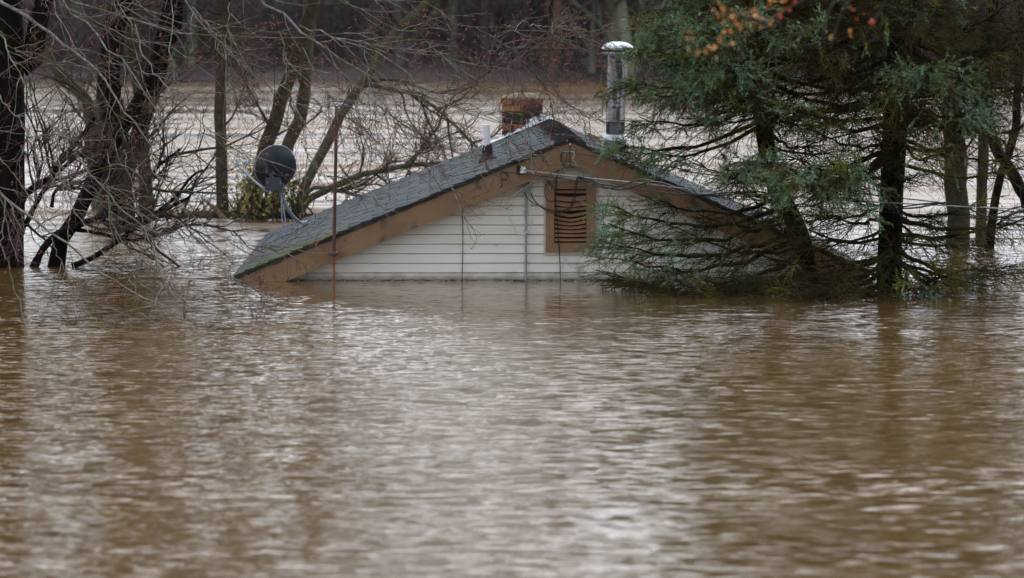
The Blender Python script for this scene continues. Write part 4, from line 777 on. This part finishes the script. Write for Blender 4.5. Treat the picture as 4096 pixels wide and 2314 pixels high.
b = MB(); tips = np.concatenate([l3[:, -1], l2[:, -1]]); sel = rng.uniform(size=len(tips)) < .07 + .20 * (tips[:, 0] > -2.4); tips = tips[sel]
for k in range(4): octa(b, tips + rng.normal(0, .011 if k else 0, tips.shape), rng.uniform(.003, .0065, len(tips)))
S, _, _, _ = kids(l2, 2, .2, 1); octa(b, S[::5], .0035)
b.build('buds', bud, maple)

# ------------------------------------------------------------------ leafy bush behind the dish
bc = P(1075, 868, 53.0); bush = thing('leafy_bush', 'yellow green leafy bush half submerged behind the satellite dish', 'bush', (bc[0], bc[1], 0))
b = MB(); n = 36; S = np.tile([bc[0], bc[1], -.1], (n, 1)) + rng.normal(0, .25, (n, 3)) * (1.8, 1, 0); D = np.stack([rng.normal(0, .7, n), rng.normal(0, .5, n), np.ones(n)], -1); st = walk(S, D, rng.uniform(.35, .95, n), 8, .16); b.tubes(st, taper(n, 8, .018, .006), 5)
S, D, t, _ = kids(st, 8, .2, 1, .8); s2 = walk(S, D, rng.uniform(.2, .6, len(S)), 5, .2, (0, 0, -.03)); b.tubes(s2, taper(len(S), 5, .006, .003), 3); b.build('stems', bark_mid, bush)
def leaves(b, C, size, m=0, up_=.3):
    n = len(C); a = nrm(rng.normal(0, 1, (n, 3)) + (0, 0, -.3)); d = nrm(np.cross(a, rng.normal(0, 1, (n, 3)))); nn_ = np.cross(a, d); L_ = (size * rng.uniform(.6, 1.3, n))[:, None]
    v = np.stack([C, C + a * L_ * .5 + d * L_ * .28 + nn_ * L_ * .06, C + a * L_, C + a * L_ * .5 - d * L_ * .28 + nn_ * L_ * .06], 1); b.add(v.reshape(-1, 3), np.arange(n * 4).reshape(n, 4), m=m)
b = MB(); S, _, _, _ = kids(s2, 4, .2, 1); cl_ = np.sin(S[:, 0] * 5.1 + 1) + np.sin(S[:, 2] * 6.3) + np.sin(S[:, 0] * 2.3 + S[:, 2] * 4) ; S = S[cl_ > -.1]; leaves(b, S + rng.normal(0, .03, S.shape), .07); b.build('foliage', leafm, bush)

# ------------------------------------------------------------------ trees at the right edge behind the spruces
RY = 46.5
bare_tree('bare_tree', 'widest furrowed trunk standing in water right of the big spruce trunk', [(up([(3832, 990), (3828, 850), (3822, 734), (3815, 560), (3800, 380), (3790, 160), (3800, 0)], RY), .135, .11)], bark_mid, twig_brown, (16, 7, 4), tl=.8)
bare_tree('bare_tree', 'upright furrowed trunk second from the right frame edge', [(up([(3923, 975), (3926, 860), (3930, 734), (3932, 600), (3925, 400), (3900, 200), (3890, 0)], RY + .8), .065, .055)], bark_mid, twig_brown, (12, 7, 4), tl=.8)
bare_tree('bare_tree', 'slim dark trunk bending right close to the right frame edge', [(up([(3950, 992), (3965, 900), (3985, 780), (4010, 680), (4060, 520), (4075, 300)], RY - .3), .055, .04), (px([(4140, 900), (4100, 790), (4048, 690), (3985, 600), (3950, 480), (3930, 330), (3960, 100), (3990, -50)], RY - .6), .075, .05)], bark_dark, twig_brown, (10, 7, 4), tl=.8)

# ------------------------------------------------------------------ spruces
def needles(b, Pn, dens, L=.023, w=.0021, c=.5, m=0):       # Pn (n,p,3): needle shoots
    n, p, _ = Pn.shape; k = dens; t = rng.uniform(0, 1, (n, k)) * (p - 1) * .999; a = t.astype(int); f = (t - a)[..., None]; i = np.arange(n)[:, None]
    C = Pn[i, a] * (1 - f) + Pn[i, a + 1] * f; T = nrm(Pn[i, a + 1] - Pn[i, a]); r = rng.normal(0, 1, C.shape); r = nrm(r - (r * T).sum(-1, keepdims=True) * T)
    D = nrm(T * .75 + r); s = nrm(np.cross(D, rng.normal(0, 1, C.shape))) * w; E = C + D * (L * rng.uniform(.7, 1.2, (n, k)))[..., None]
    v = np.stack([C - s, C + s, E], 2).reshape(-1, 3); cc = np.repeat(np.broadcast_to(c, (n,)), k * 3); b.add(v, t=np.arange(len(v)).reshape(-1, 3), m=m, c=cc)
def spruce(name, label, trunkpts, r0, r1, boughs):
    base = np.array([trunkpts[0][0], trunkpts[0][1], 0]); r = thing(name, label, 'tree', base, 'spruces beside the house')
    tp_ = smooth(np.array(trunkpts), 60); b = MB(); b.tubes(tp_[None], (np.linspace(r0, r1, 60) * (1 + rng.normal(0, .03, 60)))[None], 14); b.build('trunk', bark_spruce, r, smooth_=True)
    tw = MB(); nd_ = MB()
    def at_z(z): return np.array([np.interp(z, tp_[:, 2], tp_[:, i]) for i in range(3)])
    for (za, tip, green, dens) in boughs:
        a = at_z(za); tip = np.array(tip, float); L_ = np.linalg.norm(tip - a); K_ = 12; u = np.linspace(0, 1, K_)[:, None]
        pp = a * (1 - u) + tip * u; pp[:, 2] -= .10 * L_ * np.sin(np.pi * u[:, 0]) ; pp[1:] += rng.normal(0, .012 * L_ , (K_ - 1, 3)) * .6
        if tip[2] < 6: pp[:, 2] = np.maximum(pp[:, 2], .02)
        tw.tubes(pp[None], np.linspace(.008 + .011 * L_ , .005, K_)[None], 5, c=.15)
        ns = int(dens * (9 + 11 * L_)); B = pp[None]
        t = rng.uniform(.12, 1, ns) ** .85; ti = t * (K_ - 1) * .999; ai = ti.astype(int); f = (ti - ai)[:, None]; S = pp[ai] * (1 - f) + pp[ai + 1] * f; T = nrm(pp[ai + 1] - pp[ai])
        side = nrm(np.cross(T, [0, 0, 1.])) * rng.choice([-1, 1], ns)[:, None]; D = nrm(T * .8 + side * rng.uniform(.35, 1.1, ns)[:, None] + np.array([0, 0, -.18]) + rng.normal(0, .18, (ns, 3)))
        ls = (.25 + .30 * L_ * (1.12 - t)) * rng.uniform(.5, 1.2, ns); s1_ = walk(S, D, ls, 6, .12, (0, 0, -.035)); tone = rng.uniform(.1, .7, ns)
        tw.tubes(s1_, taper(ns, 6, .0065, .003), 3, c=tone)
        S, D, t2, i2 = kids(s1_, 6, .08, 1, .8, .8); tt = t[i2]; l_ = rng.uniform(.07, .26, len(S)) * (1.2 - .4 * t2); s2_ = walk(S, D, l_, 4, .16, (0, 0, -.06)); tw.tubes(s2_, taper(len(S), 4, .0032, .0016), 3, c=tone[i2] + rng.normal(0, .15, len(S)))
        S3, D3, t3, i3 = kids(s2_, 2, .1, 1, .8); s3_ = walk(S3, D3, rng.uniform(.05, .14, len(S3)), 3, .2, (0, 0, -.04)); tw.tubes(s3_, taper(len(S3), 3, .0020, .0013), 3, c=np.clip(tone[i2][i3] + .15, 0, 1))
        if green > 0:
            hue = rng.uniform(.35, .8)
            out = tt * .65 + t2 * .45; sel = out > (1.18 - green * .9); sh = s2_[sel]
            if len(sh): needles(nd_, sh, 56, c=np.clip(hue + rng.normal(0, .25, len(sh)), 0, 1))
            sel3 = sel[i3] & (rng.uniform(size=len(i3)) < .3); sh = s3_[sel3]
            if len(sh): needles(nd_, sh, 34, c=np.clip(hue + .1 + rng.normal(0, .25, len(sh)), 0, 1))
            sel = (t * .7 + .3) > (1.15 - green); sh = s1_[sel][:, 2:]
            if len(sh): needles(nd_, sh, 80, c=hue)
            needles(nd_, pp[None, 8:], 90, c=hue)
    tw.build('boughs', twig_olive, r, col=True); nd_.build('needles', needle, r, col=True)
    return r
def bT(x, y, Y): return P(x, y, Y)
G = 1.0
sp1 = []; sp2 = []
t1 = np.array([P(3555, 1160, 39.1), P(3562, 900, 39.1), P(3575, 600, 39.1), P(3590, 300, 39.1), P(3600, 0, 39.1)]); t1[0][2] = -.4
t1 = list(t1) + [t1[-1] + (0.05, 0, 3), t1[-1] + (.05, 0, 10)]
t2_ = np.array([P(3250, 1127, 39.6), P(3217, 1002, 39.6), P(3170, 870, 39.6), P(3096, 734, 39.6), P(3068, 600, 39.6), P(3048, 450, 39.6), P(3028, 268, 39.6), P(3015, 60, 39.6)]); t2_[0][2] = -.4
t2_ = list(t2_) + [t2_[-1] + (-.05, 0, 2.5), t2_[-1] + (-.05, 0, 9)]
def zpx(y, Y=39.3): return P(3000, y, Y)[2]
# needled boughs traced from the photograph: (trunk height as pixel row, tip x, tip y, tip distance, green share)
for (ya, x, y, Y, g, d) in [
    (-120, 2760, -20, 38.6, .75, 1.1), (-60, 2700, 40, 39.0, .75, 1.1), (-20, 2625, 80, 38.6, .75, 1.15), (60, 2640, 150, 39.2, .7, 1.1), (110, 2585, 200, 38.8, .75, 1.1), (160, 2640, 260, 39.2, .7, 1.1), (230, 2510, 330, 38.8, .72, 1.2), (250, 2600, 380, 39.2, .6, 1.1),
    (420, 2560, 470, 38.9, .62, 1.1), (470, 2460, 572, 38.7, .66, 1.3), (500, 2540, 610, 39.0, .58, 1.0), (30, 2860, 120, 37.6, .8, 1.2), (120, 2900, 260, 37.6, .8, 1.2), (200, 2840, 330, 37.8, .7, 1.1), (0, 2960, 40, 37.5, .7, 1.1), (330, 2885, 440, 38.2, .5, .8),
    (620, 2930, 680, 38.4, .45, .8), (560, 2990, 640, 37.8, .6, 1.0),
    (840, 2410, 815, 38.9, .62, 1.15), (870, 2440, 900, 38.6, .62, 1.2), (930, 2395, 960, 38.8, .64, 1.2), (960, 2460, 1030, 38.7, .5, 1.0), (800, 2560, 780, 38.9, .52, 1.1), (1010, 2690, 1090, 38.2, .34, 1.0), (1080, 2440, 1105, 38.8, 0, 1.2), (1090, 2520, 1120, 38.5, 0, 1.3), (1060, 2700, 1125, 38.0, 0, 1.3), (1080, 2850, 1140, 37.9, 0, 1.2)]:
    sp2.append((zpx(ya), P(x, y, Y), g, d * (.55 if ya >= 780 and g > 0 else .6 if y > 430 and g > 0 else .85)))
for (ya, x, y, Y, g, d) in [
    (480, 3180, 400, 37.6, .4, .8), (560, 3050, 640, 37.4, .62, 1.2), (590, 3130, 690, 37.3, .62, 1.2), (560, 3300, 640, 37.2, .6, 1.1), (600, 3230, 700, 37.4, .5, 1.0), (150, 3240, 110, 37.8, .4, .8), (170, 3740, 240, 37.2, .62, 1.0), (190, 3690, 300, 37.2, .55, .9), (210, 3850, 300, 37.6, .5, .9),
    (400, 3850, 450, 37.6, .5, .9), (380, 3960, 420, 37.8, .5, .9), (420, 3600, 390, 37.5, .25, .7), (540, 3780, 590, 37.5, .35, .7), (1000, 3800, 1110, 37.8, .42, .7), (1030, 3700, 1140, 37.6, .36, .7), (30, 3800, -10, 37.6, .5, .9), (-100, 3500, 20, 37.6, .35, .9), (0, 3350, 60, 37.6, .3, .9),
    (860, 3760, 960, 38.6, .4, .6), (700, 3680, 690, 38.6, .4, .6), (1040, 3000, 1100, 37.9, 0, 1.3), (1060, 3100, 1140, 37.6, 0, 1.3), (1080, 3300, 1150, 37.4, 0, 1.2), (1000, 3150, 1040, 37.9, 0, 1.1), (980, 4040, 1060, 38.0, 0, .8), (1020, 3950, 1085, 37.7, 0, .8), (930, 3950, 950, 38.4, 0, .7), (1060, 3450, 1160, 37.4, 0, 1.0)]:
    sp1.append((zpx(ya), P(x, y, Y), g, d))
# bare inner tangle all round each trunk
for lst, cen, n_, R0, zr_ in ((sp2, (2.55, 39.6), 46, 1.7, (.25, 4.2)), (sp1, (3.78, 39.1), 92, 2.3, (.3, 4.6))):
    for i in range(n_):
        z = zr_[0] + (zr_[1] - zr_[0]) * (i + rng.uniform()) / n_; a = i * 2.399 + rng.normal(0, .3); L_ = R0 * rng.uniform(.55, 1.0) * (1 if z > 1.8 else .8)
        if lst is sp2 and math.cos(a) < -.75: L_ *= .7
        gap = .9 < z < 1.6
        if gap and rng.uniform() < .65: continue
        lst.append((z, (cen[0] + L_ * math.cos(a), cen[1] + L_ * math.sin(a), max(.05, z + rng.normal(-.05, .18) * L_ * .6 + .06)), .16 if rng.uniform() < .15 and z > 1.6 else 0, 1.1 if z > 1.7 else .6))
    for i in range(64):                               # above the frame: shades and is mirrored in the water
        z = 4.3 + i * .14; a = i * 2.399; L_ = (R0 + .5) * (1.1 - i / 72); lst.append((z, (cen[0] + L_ * math.cos(a), cen[1] + L_ * math.sin(a), z - .1), .6, .6))
spruce('spruce_tree', 'slender leaning spruce in front of the right roof slope, blue green boughs over the gable', t2_, .10, .04, sp2)
spruce('spruce_tree', 'larger straight spruce with black trunk standing in water right of the house', t1, .125, .07, sp1)

# ------------------------------------------------------------------ near branch with orange leaves, out of focus
near = thing('autumn_tree', 'blurred foreground branches with orange and red leaves hanging in front of the spruces', 'tree', (5.9, 22, 0))
b = MB(); b.tube([(5.9, 22, -.4), (5.85, 22, 2), (5.7, 22, 4), (5.5, 22, 7)], [.14, .12, .1, .07], 12, n=20); b.build('trunk', bark_mid, near, smooth_=True)
def zB(x, y): return 2400 + x / 2.239, y / 2.239
def zC(x, y): return 3200 + x / 2.239, y / 2.239
nb = [[(5.7, 22, 3.9), (4.5, 22, 4.2), (3.2, 22, 3.9), (2.2, 22, 3.3)] + [P(*zB(*q), 22) for q in [(1900, -60), (1800, 20), (1480, 200), (1330, 300), (1200, 380), (970, 450), (850, 440)]],
      [(5.75, 22, 3.5), (4.5, 22, 3.9), (3.2, 22, 3.6), (2.4, 22, 3.1)] + [P(*zC(*q), 22) for q in [(760, -40), (740, 30), (690, 200), (560, 350)]],
      [(3.2, 22, 3.6), (2.4, 22, 3.3)] + [P(*zC(*q), 22) for q in [(500, -40), (400, 50), (340, 200), (270, 440)]],
      [P(*zB(*q), 22) for q in [(1480, 200), (1300, 150), (1100, 60), (1000, -20)]], [P(*zC(*q), 22) for q in [(330, -30), (240, 150), (200, 330)]]]
b = MB()
for q in nb: b.tube(q, [.012, .0028], 5, n=24)
b.build('branches', twig_brown, near)
b = MB(); overhead(b, np.array([(5.75, 22, 3.6), (5.65, 22, 5), (5.5, 22, 7)]), 26, (2.4, 4.6), 3.5, 8, (-.7, .1)); b.build('crown', twig_brown, near)
b = MB(); pts = [(1100,40),(1130,80),(1080,100),(1110,130),(1170,150),(1210,170),(1250,150),(1290,140),(1340,120),(1380,110),(1400,100),(1330,190),(1270,190),(1200,190),(1390,150),(1480,180),(1500,185),(1130,270),(1180,300),(1080,365),(1030,400),(1140,385),(780,330),(800,370),(880,440),(970,440),(1030,455),(1290,250),(1590,45),(1520,60),(1630,65),(1560,20),(1090,10),(1370,10)]
C = np.array([P(*zB(*q), 22 + rng.normal(0, .25)) for q in pts]); C = np.repeat(C, 3, 0) + rng.normal(0, .016, (len(C) * 3, 3)); leaves(b, C, .034); nor = [(1700,45),(1680,95),(1600,130),(1720,10)]
C = np.array([P(*zB(*q), 22) for q in nor] + [P(*zC(*q), 22) for q in [(480,85),(560,130),(510,160),(630,195),(620,185)]]); leaves(b, np.repeat(C, 2, 0) + rng.normal(0, .005, (len(C) * 2, 3)), .036, m=1)
C = np.array([P(*zC(*q), 22) for q in [(290,335),(445,310)]]); leaves(b, np.repeat(C, 2, 0), .036); b.build('leaves', [orange, redleaf], near)

# ------------------------------------------------------------------ flotsam
def on_water(x, y):
    d = ray(x, y); t = -CAMH / d[2]; return np.array([0, 0, CAMH]) + d * t
for j, (x, y, rz_, lab) in enumerate([(2736, 1163, .5, 'clear plastic bottle floating left of its neighbour against the spruce boughs'), (2762, 1168, -.2, 'clear plastic bottle floating right of its neighbour against the spruce boughs')]):
    p = on_water(x, y); b = MB(); b.lathe([(.001, -.11), (.03, -.11), (.034, -.1), (.034, .03), (.031, .045), (.034, .06), (.022, .085), (.0125, .1), (.0125, .12), (.001, .121)], 18, M=np.array((Matrix.Rotation(rz_, 3, 'Z') @ Matrix.Rotation(R(84), 3, 'Y'))))
    o = b.build('plastic_bottle', mat('clear_plastic', (.55, .62, .66), (.4, .47, .5), 20, .15), None, smooth_=True); o.location = (p[0], p[1], .018); tag(o, lab, 'bottle', 'bottles floating by the spruce')
b = MB(); n = 420; cx_ = np.concatenate([np.linspace(2440, 3500, n)]); W_ = np.array([on_water(x, 1128 + 40 * np.clip((x - 2440) / 300, 0, 1) + rng.normal(0, 6)) for x in cx_]); W_[:, 2] = .006
D = nrm(rng.normal(0, 1, (n, 3)) * (1, .5, .12)); tw_ = walk(W_, D, rng.uniform(.05, .3, n), 4, .2); tw_[..., 2] = np.maximum(tw_[..., 2], .002); b.tubes(tw_, taper(n, 4, .005, .002), 3); leaves(b, W_[::2] + rng.normal(0, .05, W_[::2].shape) * (1, 1, 0), .04, m=1)
tag(b.build('floating_debris', [twig_brown, mat('dead_leaf', (.12, .07, .04), (.2, .12, .06), 9, .8)], None), 'line of floating twigs and dead leaves caught under the spruce boughs', 'debris', kind='stuff')
b = MB(); n = 70; W_ = np.array([on_water(x, 1121 + rng.uniform(0, 5)) for x in rng.uniform(1150, 2440, n)]); W_[:, 2] = .004
tw_ = walk(W_, nrm(rng.normal(0, 1, (n, 3)) * (1, .4, .06)), rng.uniform(.02, .12, n), 3, .15); tw_[..., 2] = np.maximum(tw_[..., 2], .002); b.tubes(tw_, taper(n, 3, .003, .0015), 3)
tag(b.build('floating_litter', twig_brown), 'small twigs and bits floating along the foot of the siding wall', 'litter', kind='stuff')
for (x, y, l_, an, lab) in [(905, 872, .5, .9, 'broken pale timber leaning at the foot of the slim trunk behind the dish'), (720, 880, .45, 1.0, 'short split limb lying in the water left of the slim trunk')]:
    p = on_water(x, y); b = MB(); b.tube([(0, 0, -.04), (-l_ * .5 * math.cos(an), 0, l_ * .25), (-l_ * math.cos(an), 0, l_ * .5)], [.04, .035, .012], 7, n=8, cap=True); o = b.build('driftwood', mat('split_wood', (.34, .22, .12), (.24, .15, .08), 14, .8), None); o.location = (p[0], p[1], 0); tag(o, lab, 'driftwood')
p = on_water(1000, 872); b = MB(); b.tube([(-1.3, 0, .0), (-.5, .1, .02), (.4, 0, .01), (1.2, .1, 0)], [.05, .07, .06, .04], 8, n=16, cap=True); o = b.build('floating_log', bark_mid, None, smooth_=True); o.location = (p[0], p[1], 0); tag(o, 'long dark log lying low in the water in front of the leafy bush', 'log')
